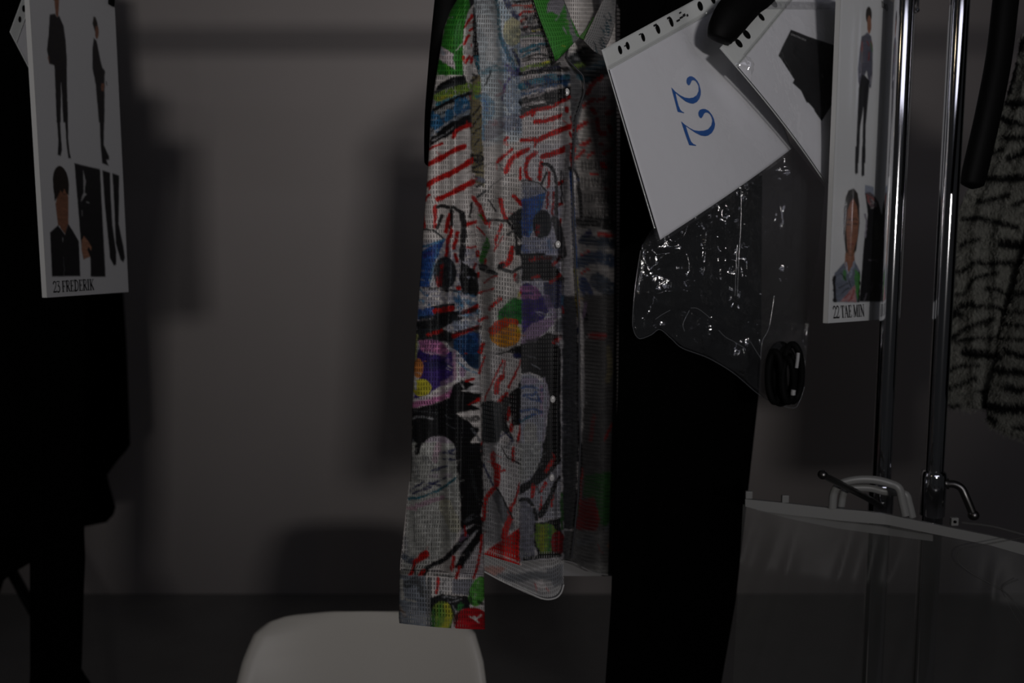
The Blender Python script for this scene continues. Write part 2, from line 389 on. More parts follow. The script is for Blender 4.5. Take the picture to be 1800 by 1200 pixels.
suit_hanger('black suit hanger, its long rounded end in front of the tiger-striped fur jacket',
    [(1708, 332, .98), (1714, 300, .98), (1737, 200, .98), (1756, 100, .985), (1768, 0, .99), (1782, -110, 1.0)], [.0150, .0165, .0165, .0165, .0165, .0165, .012], [.010, .012, .012, .012, .012, .012, .010],
    (.735, POLEY, 1.88))
# the hanger end between the two plastic pockets
suit_hanger('black suit hanger, its blunt end showing between the two plastic pockets',
    [(1263, 74, .925), (1270, 56, .925), (1286, 30, .928), (1312, 0, .935), (1360, -50, .955)], [.0135, .0185, .0215, .0215, .020, .014], [.010, .012, .013, .012, .012, .010],
    (.385, POLEY, 1.86))

# ================================================================== garments hanging as soft tubes
def garment(name, rows, Yf, df, db, m, parent=None, nu=40, nv=80, folds=(), canvas=None, seed=0, wob=.0015, hemf=None):
    """rows [(y, xl, xr)]: the garment's two sides; Yf(s, y): how far away; df/db: bulge of the front and back"""
    R = np.array(rows, float); y = np.linspace(R[0, 0], R[-1, 0], nv)
    xl = np.interp(y, R[:, 0], R[:, 1]); xr = np.interp(y, R[:, 0], R[:, 2])
    s = np.concatenate((np.linspace(0, 1, nu), np.linspace(1, 0, nu//2)[1:-1])); side = np.concatenate((np.ones(nu), -np.ones(nu//2 - 2)))
    S, YY = np.meshgrid(s, y); SD = np.broadcast_to(side, S.shape)
    X = xl[:, None] + (xr - xl)[:, None]*S
    if hemf is not None: YY = YY + hemf(S)*np.clip((YY - R[-1,0] + 160)/160, 0, 1)
    b = np.sin(np.pi*S)**.7
    D = Yf(S, YY) - np.where(SD > 0, df*b, -db*b)
    for (c0, c1, amp, wd) in folds:
        c = c0 + (c1 - c0)*(YY - R[0,0])/(R[-1,0] - R[0,0])
        D = D - np.where(SD > 0, amp*np.exp(-((S - c)/wd)**2), 0)
    D = D + wob*(fbm(X/28, YY/70, seed, 3) - .45)*2*(SD > 0)*b
    return grid(name, WA(X, YY, D), m, parent, canvas, closed=True)

# black trousers in the middle
tr = empty('trousers', (.30, 1.14, .35), 'long plain black trousers hanging behind the clear plastic bag, beside the printed shirt', 'trousers')
garment('leg', [(-60, 1090, 1330), (280, 1090, 1340), (600, 1088, 1338), (690, 1086, 1334), (900, 1079, 1311), (1058, 1074, 1293), (1200, 1064, 1268), (1480, 1050, 1235)],
    lambda s, y: 1.03 + .15*s, .010, .012, M_black2, tr, folds=((.25, .22, .008, .05), (.55, .6, .006, .08)), seed=3)
garment('leg', [(-60, 1140, 1325), (280, 1130, 1335), (600, 1122, 1330), (900, 1116, 1300), (1058, 1112, 1285), (1200, 1100, 1255), (1450, 1085, 1225)],
    lambda s, y: 1.10 + .14*s, .010, .012, M_black2, tr, folds=((.4, .4, .006, .07),), seed=4)
garment('waistband', [(-140, 1090, 1332), (-60, 1090, 1331)], lambda s, y: 1.02 + .15*s, .014, .03, M_black2, tr, nv=8)

# black clothes at the left
coat = empty('coat', (-.75, 1.15, .8), 'black coat at the left edge, its pointed hem corner beside the wall', 'coat')
garment('body', [(-120, -260, 170), (0, -250, 180), (300, -240, 205), (520, -235, 217), (600, -232, 222), (700, -230, 226), (786, -228, 229), (800, -228, 214), (842, -225, 182)],
    lambda s, y: 2.10 + .05*s, .02, .03, M_black, coat, folds=((.75, .8, .012, .05), (.9, .88, .01, .03)), seed=7)
jk = empty('jacket', (-.7, 1.2, .8), 'black jacket with a rounded front hem hanging below the pointed coat', 'jacket')
garment('body', [(-120, -200, 150), (500, -190, 175), (780, -180, 184), (842, -178, 189), (868, -176, 197), (893, -174, 204), (906, -172, 199), (918, -170, 187), (927, -168, 165), (931, -160, 120)],
    lambda s, y: 2.22 + .03*s, .015, .03, M_black, jk, seed=8)
tl = empty('trousers', (-.85, 1.2, .5), 'narrow black pinstriped trousers hanging below the card of the man in black', 'trousers')
garment('leg', [(-60, 40, 150), (500, 50, 150), (930, 53, 148), (980, 54, 150), (1050, 55, 147), (1160, 54, 144), (1176, 53, 143), (1200, 52, 160), (1300, 48, 205)],
    lambda s, y: 1.36 + .05*s, .012, .014, M_black2, tl, folds=((.3, .35, .008, .03), (.25, .3, -.006, .04)), seed=9, nv=120)
garment('leg', [(-60, 20, 120), (500, 40, 125), (930, 52, 120), (1200, 53, 120), (1290, 52, 118)],
    lambda s, y: 1.42 + .03*s, .010, .012, M_black2, tl, seed=10)
lc = empty('coat', (-.85, 1.05, .8), 'long black coat filling the lower left edge, hem slanting up to the right', 'coat')
garment('body', [(-120, -330, 60), (300, -320, 62), (700, -310, 62), (985, -300, 62), (992, -300, 48), (1016, -300, 8), (1042, -300, 0), (1060, -300, -10)],
    lambda s, y: 1.70 + .05*s, .014, .03, M_black, lc, folds=((.93, .95, .010, .02), (.8, .8, .01, .04)), seed=11, nv=120)
st = [W(-30, 930, 2.0), W(24, 1010, 2.0), W(60, 1075, 2.0), W(130, 1200, 2.0), W(300, 1500, 2.0)]
sb = tube('strut', st, .014, M_hanger, None, 12, flat=[(.017, .010)]*5)
tag(sb, 'slanting flat black strut seen below the long coat hem at the left', 'strut')

# clothes further along the right-hand rack, beyond the picture's edge; their shade falls on the wall between the posts
rcx = empty('coat', (1.03, 1.05, .97), 'black coat hanging on the right rack beyond the fur jacket', 'coat')
th_ = np.linspace(0, 2*np.pi, 40, endpoint=False); zz_ = np.linspace(1.84, .97, 30)
hw_ = ip([(.0, .03), (.06, .12), (.14, .19), (1, .20)], np.linspace(0, 1, 30)); hd_ = ip([(0, .02), (.1, .06), (1, .09)], np.linspace(0, 1, 30))
P = np.stack((1.03 + np.outer(hw_, np.cos(th_))*.94, 1.05 + np.outer(hw_, np.cos(th_))*.30 + np.outer(hd_, np.sin(th_))*(1 + .2*np.sin(5*th_)), np.repeat(zz_[:, None], 40, 1)), -1)
grid('body', P, M_black, rcx, closed=True)
for sx in (-1, 1):
    tube('sleeve', [(1.03 + sx*.16, 1.05 + sx*.06, 1.74), (1.03 + sx*.205, 1.03 + sx*.07, 1.45), (1.03 + sx*.21, 1.0 + sx*.07, 1.16)], [.07, .062, .055], M_black, rcx, 16)
# ================================================================== serif lettering made of strokes (unit box, y up)
GL = {
 '2': (.62, [([(.08,.74),(.10,.88),(.28,.985),(.48,.90),(.53,.72),(.42,.48),(.22,.22),(.05,.03)], (.10,.05)), ([(.04,.05),(.58,.05)], .10), ([(.585,.06),(.61,.2)], .05)]),
 '3': (.58, [([(.07,.90),(.10,.97),(.50,.97)], .06), ([(.50,.97),(.24,.58)], .05), ([(.24,.58),(.42,.54),(.52,.36),(.47,.12),(.27,.01),(.07,.08)], .10)]),
 'F': (.66, [([(.2,0),(.2,1)], .14), ([(.04,.975),(.60,.975)], .05), ([(.60,.98),(.60,.78)], .05), ([(.2,.50),(.45,.50)], .05), ([(.45,.62),(.45,.38)], .05), ([(.04,.02),(.38,.02)], .045)]),
 'R': (.74, [([(.2,0),(.2,1)], .14), ([(.04,.975),(.40,.975),(.58,.88),(.60,.74),(.50,.56),(.34,.51),(.2,.51)], .075), ([(.36,.50),(.66,.03)], .13), ([(.04,.02),(.36,.02)], .045), ([(.58,.02),(.74,.02)], .045)]),
 'E': (.68, [([(.2,0),(.2,1)], .14), ([(.04,.975),(.60,.975)], .05), ([(.60,.98),(.60,.80)], .05), ([(.2,.51),(.46,.51)], .05), ([(.46,.62),(.46,.40)], .05), ([(.04,.025),(.62,.025)], .05), ([(.62,.02),(.64,.22)], .05)]),
 'D': (.78, [([(.2,0),(.2,1)], .14), ([(.04,.975),(.34,.975),(.58,.86),(.68,.62),(.68,.38),(.58,.14),(.34,.025),(.04,.025)], .09)]),
 'I': (.40, [([(.2,0),(.2,1)], .14), ([(.04,.975),(.36,.975)], .045), ([(.04,.025),(.36,.025)], .045)]),
 'K': (.76, [([(.2,0),(.2,1)], .14), ([(.04,.975),(.36,.975)], .045), ([(.04,.025),(.36,.025)], .045), ([(.64,.97),(.26,.46)], .05), ([(.32,.56),(.68,.02)], .13), ([(.52,.975),(.74,.975)], .045), ([(.56,.025),(.78,.025)], .045)]),
 'T': (.70, [([(.36,0),(.36,1)], .14), ([(.05,.975),(.67,.975)], .05), ([(.05,.98),(.04,.78)], .05), ([(.67,.98),(.68,.78)], .05), ([(.2,.025),(.52,.025)], .045)]),
 'A': (.76, [([(.10,.02),(.38,.99)], .05), ([(.36,.99),(.64,.02)], .14), ([(.2,.34),(.52,.34)], .045), ([(.0,.02),(.22,.02)], .045), ([(.50,.02),(.78,.02)], .045)]),
 'M': (.96, [([(.14,.02),(.18,.99)], .05), ([(.18,.99),(.46,.04)], .13), ([(.46,.04),(.76,.99)], .05), ([(.78,.99),(.80,0)], .14), ([(.02,.975),(.24,.975)], .045), ([(.72,.975),(.92,.975)], .045), ([(.04,.025),(.26,.025)], .045), ([(.66,.025),(.94,.025)], .045)]),
 'N': (.80, [([(.15,0),(.15,.97)], .05), ([(.12,.98),(.66,.02)], .14), ([(.67,0),(.67,1)], .05), ([(.0,.975),(.2,.975)], .045), ([(.54,.975),(.78,.975)], .045), ([(.03,.025),(.28,.025)], .045)]),
 'O': (.78, [([(.39,.98),(.18,.86),(.11,.5),(.18,.14),(.39,.02),(.60,.14),(.67,.5),(.60,.86),(.39,.98)], .11)]),
 ' ': (.30, []),
}
def lettering(name, text, place, m, parent, thick=1.0):
    """place(x, y) -> 3D point; x runs along the text in cap heights"""
    V = []; F = []; x = 0.0
    for ch in text:
        adv, strokes = GL[ch]
        for pts, w in strokes:
            P = np.array(pts, float)
            if len(P) > 2: P = bez(P, 5)
            ws = (np.linspace(w[0], w[1], len(P)) if isinstance(w, tuple) else np.full(len(P), w))*thick
            T = np.gradient(P, axis=0); T /= np.linalg.norm(T, axis=1)[:, None] + 1e-9; Nn = np.stack((-T[:, 1], T[:, 0]), 1)
            a = P + Nn*ws[:, None]/2; b = P - Nn*ws[:, None]/2; k = len(V)
            for i in range(len(P)):
                V.append(place(x + a[i, 0], a[i, 1])); V.append(place(x + b[i, 0], b[i, 1]))
            F += [[k + 2*i, k + 2*i + 1, k + 2*i + 3, k + 2*i + 2] for i in range(len(P) - 1)]
        x += adv
    return obj(name, V, F, m, parent, smooth=False)
def text_len(t): return sum(GL[c][0] for c in t)
class Plane:
    """a flat card: near-left bottom/top and far-right bottom/top corners"""
    def __init__(s, BL, BR, TR, TL): s.c = [np.array(q) for q in (BL, BR, TR, TL)]; s.o = s.c[0]; s.n = np.cross(s.c[1] - s.o, s.c[3] - s.o); s.n /= np.linalg.norm(s.n)
    def hit(s, px, py, off=0.0):
        d = W(px, py, 1.0) - (0, 0, CAMH); e = np.array((0, 0, CAMH))
        t = np.dot(s.o + s.n*off - e, s.n)/np.dot(d, s.n); return e + d*t
    def bil(s, u, v):
        BL, BR, TR, TL = s.c
        return (BL*(1-u)*(1-v) + BR*u*(1-v) + TR*u*v + TL*(1-u)*v)
def name_card(name, label, BL, BR, TR, TL, th, cv, nu, nv):
    pl = Plane(BL, BR, TR, TL)
    if np.dot(pl.n, -pl.o + (0, 0, CAMH)) < 0: pl.n = -pl.n
    root = empty(name, (pl.c[0] + pl.c[1])/2, label, 'name card')
    U, Vv = np.meshgrid(np.linspace(0, 1, nu), np.linspace(1, 0, nv))
    P = np.array([pl.bil(u, v) for u, v in zip(U.ravel(), Vv.ravel())]).reshape(nv, nu, 3)
    o = grid('printed_face', P, M_card, root, cv)
    plate('foam_board', [c - pl.n*.0004 for c in pl.c], pl.n, th, M_cardedge, root)
    return root, pl

# ------------------------------------------------------------------ card at the left (man in black)
A4W, A3H = .20, .42
BLx, BLy = 83, 523
zb = W(BLx, BLy, .98); 
bl = zb; tlp = bl + (0, 0, A3H); 
brd = W(226, 513, 1.175); 
br = np.array((brd[0], 1.175, brd[2])); trp = br + (0, 0, A3H)
c = Canvas(-20, -110, 260, 560, (.70,.70,.71))
c.frame(0, 0, 6)
K_ = 'K'
c.po([(520,-130),(640,-130),(650,-40),(628,0),(560,0),(545,-60)], 'H', warp=.6)
c.po([(572,-60),(622,-60),(622,30),(616,165),(602,182),(586,150),(576,40)], 'S', warp=.4)
c.po([(525,155),(580,145),(600,180),(625,165),(670,270),(690,400),(705,600),(712,1290),(668,1290),(645,870),(640,1290),(597,1290),(575,690),(520,672),(495,520),(510,380)], K_, warp=.5)
c.st([(512,600),(518,655)], 12, 'S', .6)
c.po([(985,175),(1005,178),(1028,240),(1036,300),(1030,330),(1000,330),(976,250)], 'H', warp=.4); c.el(1022, 340, 20, 70, 'S', warp=.4)
c.po([(990,400),(1020,430),(1045,560),(1070,680),(1105,780),(1104,930),(1100,1290),(1043,1290),(1010,900),(975,720),(975,500)], K_, warp=.5)
c.st([(1082,890),(1082,945)], 34, 'S'); c.st([(1090,740),(1100,770)], 20, K_); c.st([(1118,860),(1122,900)], 12, 'C')
c.frame(0, 180, 6)
c.po([(592,-10),(642,-10),(635,200),(645,380),(655,500),(640,565),(608,555),(615,400),(605,250)], K_, warp=.4)
c.po([(668,-10),(714,-10),(720,380),(735,530),(748,590),(720,590),(700,430),(690,250)], K_, warp=.4)
c.po([(1043,-10),(1102,-10),(1095,450),(1150,570),(1150,604),(1122,606),(1148,670),(1078,640),(1060,450)], K_, warp=.4)
c.el(642, 850, 84, 182, 'H', rot=-.1, warp=.5); c.po([(600,1000),(640,900),(700,920),(722,1000),(716,1300),(612,1300),(585,1070)], 'S', warp=.4)
c.po([(560,880),(640,800),(720,900),(726,980),(700,960),(680,900),(660,960),(640,930),(600,1010),(578,1040)], 'H', warp=.5)
c.st([(612,950),(634,945)], 10, 'H', .8); c.st([(672,970),(698,975)], 10, 'H', .8); c.st([(650,1000),(640,1090),(655,1100)], 12, 'V', .6); c.st([(640,1128),(680,1130)], 14, (.22,.06,.05), .8)
c.po([(785,640),(1055,705),(1110,1760),(1112,1838),(956,1838),(952,1625),(905,1640),(880,1655),(850,1440)], K_, warp=.4)
c.po([(876,715),(905,830),(892,950),(915,968),(895,990),(855,1045),(862,1000),(882,950)], (.45,.45,.45), warp=.6); c.st([(910,1045),(938,1062)], 12, (.4,.4,.4)); c.st([(868,1140),(870,1190)], 10, (.2,.2,.2))
c.po([(1080,715),(1160,740),(1170,1020),(1186,1290),(1227,1580),(1226,1710),(1202,1722),(1160,1640),(1140,1430),(1105,1080)], K_, warp=.4)
c.po([(1185,745),(1257,770),(1252,1280),(1300,1510),(1318,1640),(1300,1686),(1270,1660),(1220,1480),(1205,1100)], K_, warp=.4)
c.frame(0, 360, 6)
c.po([(606,-20),(718,-20),(722,190),(690,310),(640,250),(615,165)], 'S', warp=.4); c.st([(636,60),(650,140),(700,150)], 10, 'V', .5)
c.po([(528,290),(612,215),(640,250),(685,312),(720,198),(762,262),(832,382),(848,752),(548,757)], K_, warp=.4)
c.st([(665,345),(662,390)], 8, 'E', .6); c.st([(672,550),(678,750)], 5, 'D', .5)
c.po([(885,330),(935,388),(966,450),(960,480),(935,440),(920,470),(945,530),(950,550),(920,556),(885,575),(858,470),(864,370)], 's', warp=.4)
lc1, pl1 = name_card('name_card', 'white name card reading 23, showing a man in black clothes and black boots', bl, br, trp, tlp, .006, c, 150, 330)
def pl_place(pl, x0, y0, x1, y1, h, n):
    """baseline pixels (x0,y0)-(x1,y1), cap height h px, n cap widths long"""
    def f(x, y):
        t = x/n; return pl.hit(x0 + (x1 - x0)*t + 0.05*h*y*(-1), y0 + (y1 - y0)*t - h*y, .0006)
    return f
t = '23 FREDERIK'
lettering('printed_name', t, pl_place(pl1, 93.5, 514, 165.5, 509.5, 19.5, text_len(t)), M_ink, lc1, 1.25)

# ------------------------------------------------------------------ card at the right (printed shirt)
c = Canvas(1440, -60, 1640, 600, (.66,.67,.67))
c.frame(1400, 0, 4.5)
c.el(572, 120, 24, 68, 'H', warp=.4); c.el(576, 195, 17, 72, 'S', warp=.3)
c.po([(540,275),(560,255),(590,285),(603,360),(602,580),(590,690),(578,700),(568,630),(555,560),(530,620),(500,690),(488,640),(485,540),(500,400),(515,290)], (.10,.10,.13), warp=.5)
for q in [((520,330),(516,400)), ((575,420),(570,470)), ((590,330),(597,380)), ((560,330),(575,360))]: c.st(q, 14, (.22,.05,.05), .8)
c.st([(592,340),(596,400)], 10, 'g', .8); c.st([(510,500),(505,600)], 10, (.3,.3,.36), .7); c.st([(595,600),(585,660)], 12, (.3,.3,.32), .7)
c.po([(520,590),(545,600),(578,640),(572,720),(548,1000),(545,1290),(518,1290),(530,850),(505,1000),(492,1290),(466,1290),(480,1000),(492,700)], K_, warp=.4)
c.frame(1400, 260, 3.75)
c.po([(388,-10),(408,-10),(405,165),(390,175),(385,160)], K_, warp=.3); c.po([(432,-10),(448,-10),(448,180),(432,190),(428,175)], K_, warp=.3)
c.frame(1440, 300, 4.286)
c.po([(220,150),(262,132),(290,170),(303,260),(305,400),(290,520),(280,600),(255,640),(200,620),(182,470),(186,300),(200,200)], 'H', warp=.5)
c.po([(212,300),(240,230),(258,210),(285,270),(297,380),(290,500),(262,600),(235,640),(212,590),(202,450)], 'S', warp=.4)
c.po([(196,620),(265,610),(268,690),(215,780),(192,690)], 'S', warp=.4); c.st([(205,600),(240,640),(265,600)], 12, 'V', .5)
for ex in ((206,232), (258,282)):
    c.st([(ex[0],402),(ex[1],404)], 9, 'H', .9); c.st([(ex[0]-2,372),((ex[0]+ex[1])/2,362),(ex[1]+2,370)], 8, 'H', .9)
c.st([(246,400),(240,480),(250,490)], 9, 'V', .5); c.st([(222,552),(240,546),(256,554)], 10, (.20,.05,.045), .9); c.st([(232,585),(248,586)], 6, 'V', .5)
c.po([(106,990),(116,770),(190,690),(214,778),(272,690),(310,760),(296,990)], (.15,.17,.22), warp=.6)
c.st([(112,800),(118,980)], 22, K_); c.st([(303,770),(296,985)], 16, K_)
c.po([(180,740),(205,760),(210,830),(180,820)], 'G', .8); c.po([(270,730),(305,790),(295,980),(265,900)], 'G', .8)
c.po([(160,988),(230,905),(275,860),(282,988)], (.45,.22,.22), .9)
for q in [((165,770),(200,830)), ((150,880),(215,850)), ((170,920),(220,880)), ((225,830),(240,880))]: c.st(q, 9, 'K', .8)
for q in [((190,960),(230,920)), ((240,960),(262,900)), ((220,985),(250,955))]: c.st(q, 7, 'r', .8)
c.st([(205,690),(215,770)], 10, (.4,.45,.55)); c.st([(262,690),(232,800)], 16, (.3,.34,.42))
c.po([(345,105),(410,122),(415,190),(345,180)], (.28,.31,.38), warp=.4)
c.po([(345,170),(385,165),(420,195),(448,240),(470,330),(485,240),(500,205),(560,150),(600,150),(575,987),(303,987),(335,560),(352,420),(366,330)], K_, warp=.5)
c.po([(352,180),(385,168),(425,205),(440,270),(400,290),(370,260)], (.16,.12,.13), .9)
for q in [((360,180),(410,215)), ((365,200),(380,250))]: c.st(q, 12, (.32,.10,.09), .8)
for q in [((370,250),(430,240)), ((390,285),(432,262)), ((395,220),(425,250))]: c.st(q, 6, (.5,.5,.5), .7)
c.st([(345,330),(358,400),(345,500)], 14, (.3,.28,.33)); c.st([(425,380),(430,500)], 30, 'C', .8)
for q in [((400,840),(395,900)), ((380,670),(440,680)), ((455,850),(465,900)), ((360,930),(335,985)), ((480,950),(500,985))]: c.st(q, 12, (.13,.12,.14), .7)
bl = W(1455, 568, 1.000)
br = np.array((W(1582, 559, 1.135)[0], 1.135, W(1582, 559, 1.135)[2]))
rc1, pl2 = name_card('name_card', 'white name card reading 22, showing a young man in a printed shirt', bl, br, br + (0, 0, A3H), bl + (0, 0, A3H), .006, c, 130, 330)
t = '22 TAE MIN'
lettering('printed_name', t, pl_place(pl2, 1465, 559.5, 1520, 556, 21.5, text_len(t)), M_ink, rc1, 1.25)
t = 'DIO'
lettering('printed_heading', t, pl_place(pl2, 1550, 12, 1561, 20, 10.5, text_len(t)), M_ink, rc1, 1.0)
# clear sleeve in front of that card, bowed so it catches the lamps
U, Vv = np.meshgrid(np.linspace(0, 1, 60), np.linspace(1, 0, 40))
P = np.array([pl2.bil(u, v) for u, v in zip(U.ravel(), Vv.ravel())]).reshape(40, 60, 3)
bow = .003 + .004*np.sin(np.pi*U) + .0035*np.exp(-((U - .40 - .12*(1 - Vv))/.06)**2)*np.clip((Vv - .35)*3, 0, 1)
M_sleeve = film('card_sleeve_film', .99, .09, .012, .22, .0, (.6,.6,.6), None)
grid('clear_sleeve', P + pl2.n*bow[..., None], M_sleeve, rc1)

# ------------------------------------------------------------------ clip hangers that hold the two cards
def clip_hanger(label, pl, u_list, cx):
    TL, TR = pl.c[3], pl.c[2]; mid = (TL + TR)/2; d = (TR - TL)/np.linalg.norm(TR - TL)
    top = np.array((mid[0], mid[1], TL[2] + .055))
    h = empty('clip_hanger', top, label, 'hanger')
    tube('bar', [top - d*.13, top, top + d*.13], .0028, M_chrome, h, 10)
    for u in u_list:
        p = TL*(1-u) + TR*u; n = pl.n
        tube('clip_arm', [p + (0, 0, .056) + n*.000, p + (0, 0, .03) + n*.006, p + (0, 0, .012) + n*.009, p + (0, 0, .004) + n*.006], .0042, M_chrome, h, 10, flat=[(.0045, .0016)]*4, up=n)
        plate('rubber_pad', [p + d*.0065 + n*.006 + (0, 0, .004), p - d*.0065 + n*.006 + (0, 0, .004), p - d*.0055 + n*.004 + (0, 0, -.017), p + d*.0055 + n*.004 + (0, 0, -.017)], n, .0032, M_hanger, h)
        tube('clip_spring', [p + n*.010 + (0, 0, .014) - d*.008, p + n*.010 + (0, 0, .014) + d*.008], .0022, M_chrome, h, 8)
    hk = np.array((top[0], POLEY, RAILZ)); r = .0235
    pts = [hk + (0, r*math.cos(a), r*math.sin(a)) for a in np.linspace(math.radians(-30), math.radians(200), 12)] + [top + (0, 0, .03), top]
    tube('hook', pts, .002, M_chrome, h, 8)
    return h
clip_hanger('chrome clip hanger with black pads gripping the card of the man in black', pl1, (.1, .93), 0)
ch = clip_hanger('chrome clip hanger above the card of the young man in a printed shirt', pl2, (.1, .90), 0)
e = W(1613, 14, 1.13); tube('wire_end', [e + (.001, 0, .09), e + (.0005, 0, .04), e], .0016, M_chrome, ch, 10); ball('wire_tip', W(1612, 18, 1.13), .0032, M_chrome, ch)
tube('wire_end', [W(1612, 20, 1.135), W(1604, 24, 1.14), W(1590, 18, 1.14)], .0016, M_steel, ch, 8)
# ================================================================== plastic pockets
def quadgrid(O, R, D, B, nu, nv, bend=0.0, nrm=None):
    """corner O, along the strip R, across D, opposite B; rows run across"""
    U, V = np.meshgrid(np.linspace(0, 1, nu), np.linspace(0, 1, nv))
    P = O*((1-U)*(1-V))[..., None] + R*(U*(1-V))[..., None] + D*((1-U)*V)[..., None] + B*(U*V)[..., None]
    return P, U, V
def pocket(name, label, O, R, D, B, strip=.075, curl=None, hole_us=(), group=None, marks=(), pic=None, facets=()):
    root = empty(name, D, label, 'plastic pocket', group)
    n = np.cross(R - O, D - O); n /= np.linalg.norm(n)
    if np.dot(n, np.array((0, 0, CAMH)) - O) < 0: n = -n
    P, U, V = quadgrid(O, R, D, B, 70, 60)
    cz = curl(U, V)[..., None] if curl else 0.0
    P = P + n*cz
    i0 = int(60*strip)
    paper = P[i0 + 1:-1, 1:-2] - n*.0004
    if pic is None: grid('paper', paper, M_paper, root, thick=.0004)
    else:
        a_, b_ = paper.shape[:2]; iu = np.linspace(0, b_ - 1, 260); iv = np.linspace(0, a_ - 1, 200)
        u0 = np.minimum(iu.astype(int), b_ - 2); v0 = np.minimum(iv.astype(int), a_ - 2); fu = (iu - u0)[None, :, None]; fv = (iv - v0)[:, None, None]
        pp = (paper[v0][:, u0]*(1-fu) + paper[v0][:, u0+1]*fu)*(1-fv) + (paper[v0+1][:, u0]*(1-fu) + paper[v0+1][:, u0+1]*fu)*fv
        grid('paper', pp, M_paperpic, root, pic, thick=.0004)
    lift = np.zeros(P.shape[:2])      # spots where the slack film is buckled and tilts away from the sheet
    for fx, fy, ra, rb, tilt in facets:
        q = PX(P); i, j = np.unravel_index(np.argmin((q[..., 0] - fx)**2 + (q[..., 1] - fy)**2), q.shape[:2]); p0 = P[i, j]
        nt_ = np.array(tilt)/np.linalg.norm(tilt); g = n - nt_/np.dot(n, nt_); g = g - n*np.dot(g, n); d = P - p0
        gd = g/np.linalg.norm(g); a1 = d @ gd; a2 = np.linalg.norm(d - a1[..., None]*gd - (d @ n)[..., None]*n, axis=-1)
        w = np.exp(-((a1/ra)**2 + (a2/rb)**2)**1.5); lift += (d @ g + np.linalg.norm(g)*ra)*w
    hi_ = 3; Uf, Vf = np.meshgrid(np.linspace(0, 1, 70*hi_), np.linspace(0, 1, (60 - i0)*hi_))
    def up3(A):
        a_, b_ = A.shape[:2]; iu = np.linspace(0, b_ - 1, b_*hi_); iv = np.linspace(0, a_ - 1, a_*hi_); u0 = np.minimum(iu.astype(int), b_ - 2); v0 = np.minimum(iv.astype(int), a_ - 2)
        fu = (iu - u0)[None, :, None]; fv = (iv - v0)[:, None, None]
        return (A[v0][:, u0]*(1-fu) + A[v0][:, u0+1]*fu)*(1-fv) + (A[v0+1][:, u0]*(1-fu) + A[v0+1][:, u0+1]*fu)*fv
    Pf = up3(P[i0:] + n*lift[i0:, :, None]); grid('front_film', Pf + n*(.0009 + .0012*fbm(Uf*9, Vf*7, 5, 2))[..., None], M_film, root)
    grid('back_film', P[i0:] - n*.0014, M_film, root)
    grid('hole_strip', P[:i0 + 2], M_strip, root, thick=.0006)
    def at(u, v, off=.0012):
        a = int(np.clip(u*69, 0, 69)); b = int(np.clip(v*59, 0, 59)); 
        q = (O*(1-u)*(1-v) + R*u*(1-v) + D*(1-u)*v + B*u*v); c_ = curl(np.array(u), np.array(v)) if curl else 0
        return q + n*(float(c_) + off)
    for u, hw, hv in hole_us:
        tt = np.linspace(0, 2*np.pi, 14, endpoint=False)
        pts = [at(u + hw*math.cos(a), strip*.52 + hv*math.sin(a)) for a in tt]
        plate('punch_hole', pts, n, .0003, M_hanger, root)
    for u, v, lu, lv in marks:
        plate('printed_mark', [at(u, v), at(u + lu, v), at(u + lu, v + lv), at(u, v + lv)], n, .0001, M_ink, root)
    # welded edge beads
    for a, b in ((0, 0), (0, -1)):
        tube('weld', P[:, a if b == 0 else -1][::6] + n*.0008, .0007, M_strip, root, 6)
    tube('weld', P[i0 + 1][::6] + n*.0008, .0006, M_strip, root, 6)
    return root, at, n, P
O1, R1, D1, B1 = W(1057, 88, .862), W(1290, -38, 1.04), W(1158, 430, .855), W(1399, 262, 1.04)
curl1 = lambda u, v: .010*np.sin(np.pi*u)*(v**1.5) - .006*np.exp(-((u - .62)/.10)**2)*np.exp(-(v/.5)**2)
hs = [(.10, .010, .022), (.15, .010, .020), (.255, .010, .022), (.36, .012, .024), (.46, .012, .026), (.70, .014, .026), (.79, .014, .026), (.90, .014, .026)]
mk = [(.13, .035, .010, .006), (.235, .020, .014, .006), (.34, .014, .022, .010), (.345, .030, .014, .004), (.44, .014, .022, .010), (.445, .030, .014, .004), (.50, .050, .03, .010), (.535, .044, .03, .010), (.57, .038, .022, .014), (.545, .020, .02, .008), (.60, .048, .012, .012)]
pk1, at1, n1, Pg1 = pocket('plastic_pocket', 'clear punched pocket holding a white sheet with a blue 22', O1, R1, D1, B1, .085, curl1, hs, None, mk, facets=((1243, 22, .006, .010, (-.09, -.99, -.13)),))
# the blue 22 printed on the sheet
pl3 = Plane(D1, B1, R1, O1)
g1 = [(122,268),(175,325),(240,375),(310,410),(370,420),(430,410),(480,375),(505,320),(505,250),(485,205),(460,175),(430,165),(408,175),(395,205),(380,235),(360,238),(340,210),(335,170),(345,135),(375,112),(410,112),(450,135),(490,180),(515,230),(535,310),(535,370),(515,430),(480,475),(430,497),(390,492),(330,470),(260,415),(180,345),(200,440),(225,530),(250,585),(275,608),(303,622),(300,630),(212,610),(170,450)]
g2 = [(260,745),(310,790),(375,835),(440,870),(510,880),(580,875),(640,855),(685,800),(698,735),(690,690),(665,645),(635,622),(605,620),(580,640),(565,675),(545,700),(525,695),(505,660),(502,620),(520,585),(560,570),(600,572),(645,595),(690,650),(720,710),(737,790),(725,850),(690,910),(640,945),(600,953),(540,945),(460,905),(380,850),(325,810),(345,880),(375,970),(400,1030),(430,1062),(470,1080),(468,1090),(375,1080),(320,930)]
from mathutils.geometry import tessellate_polygon, barycentric_transform
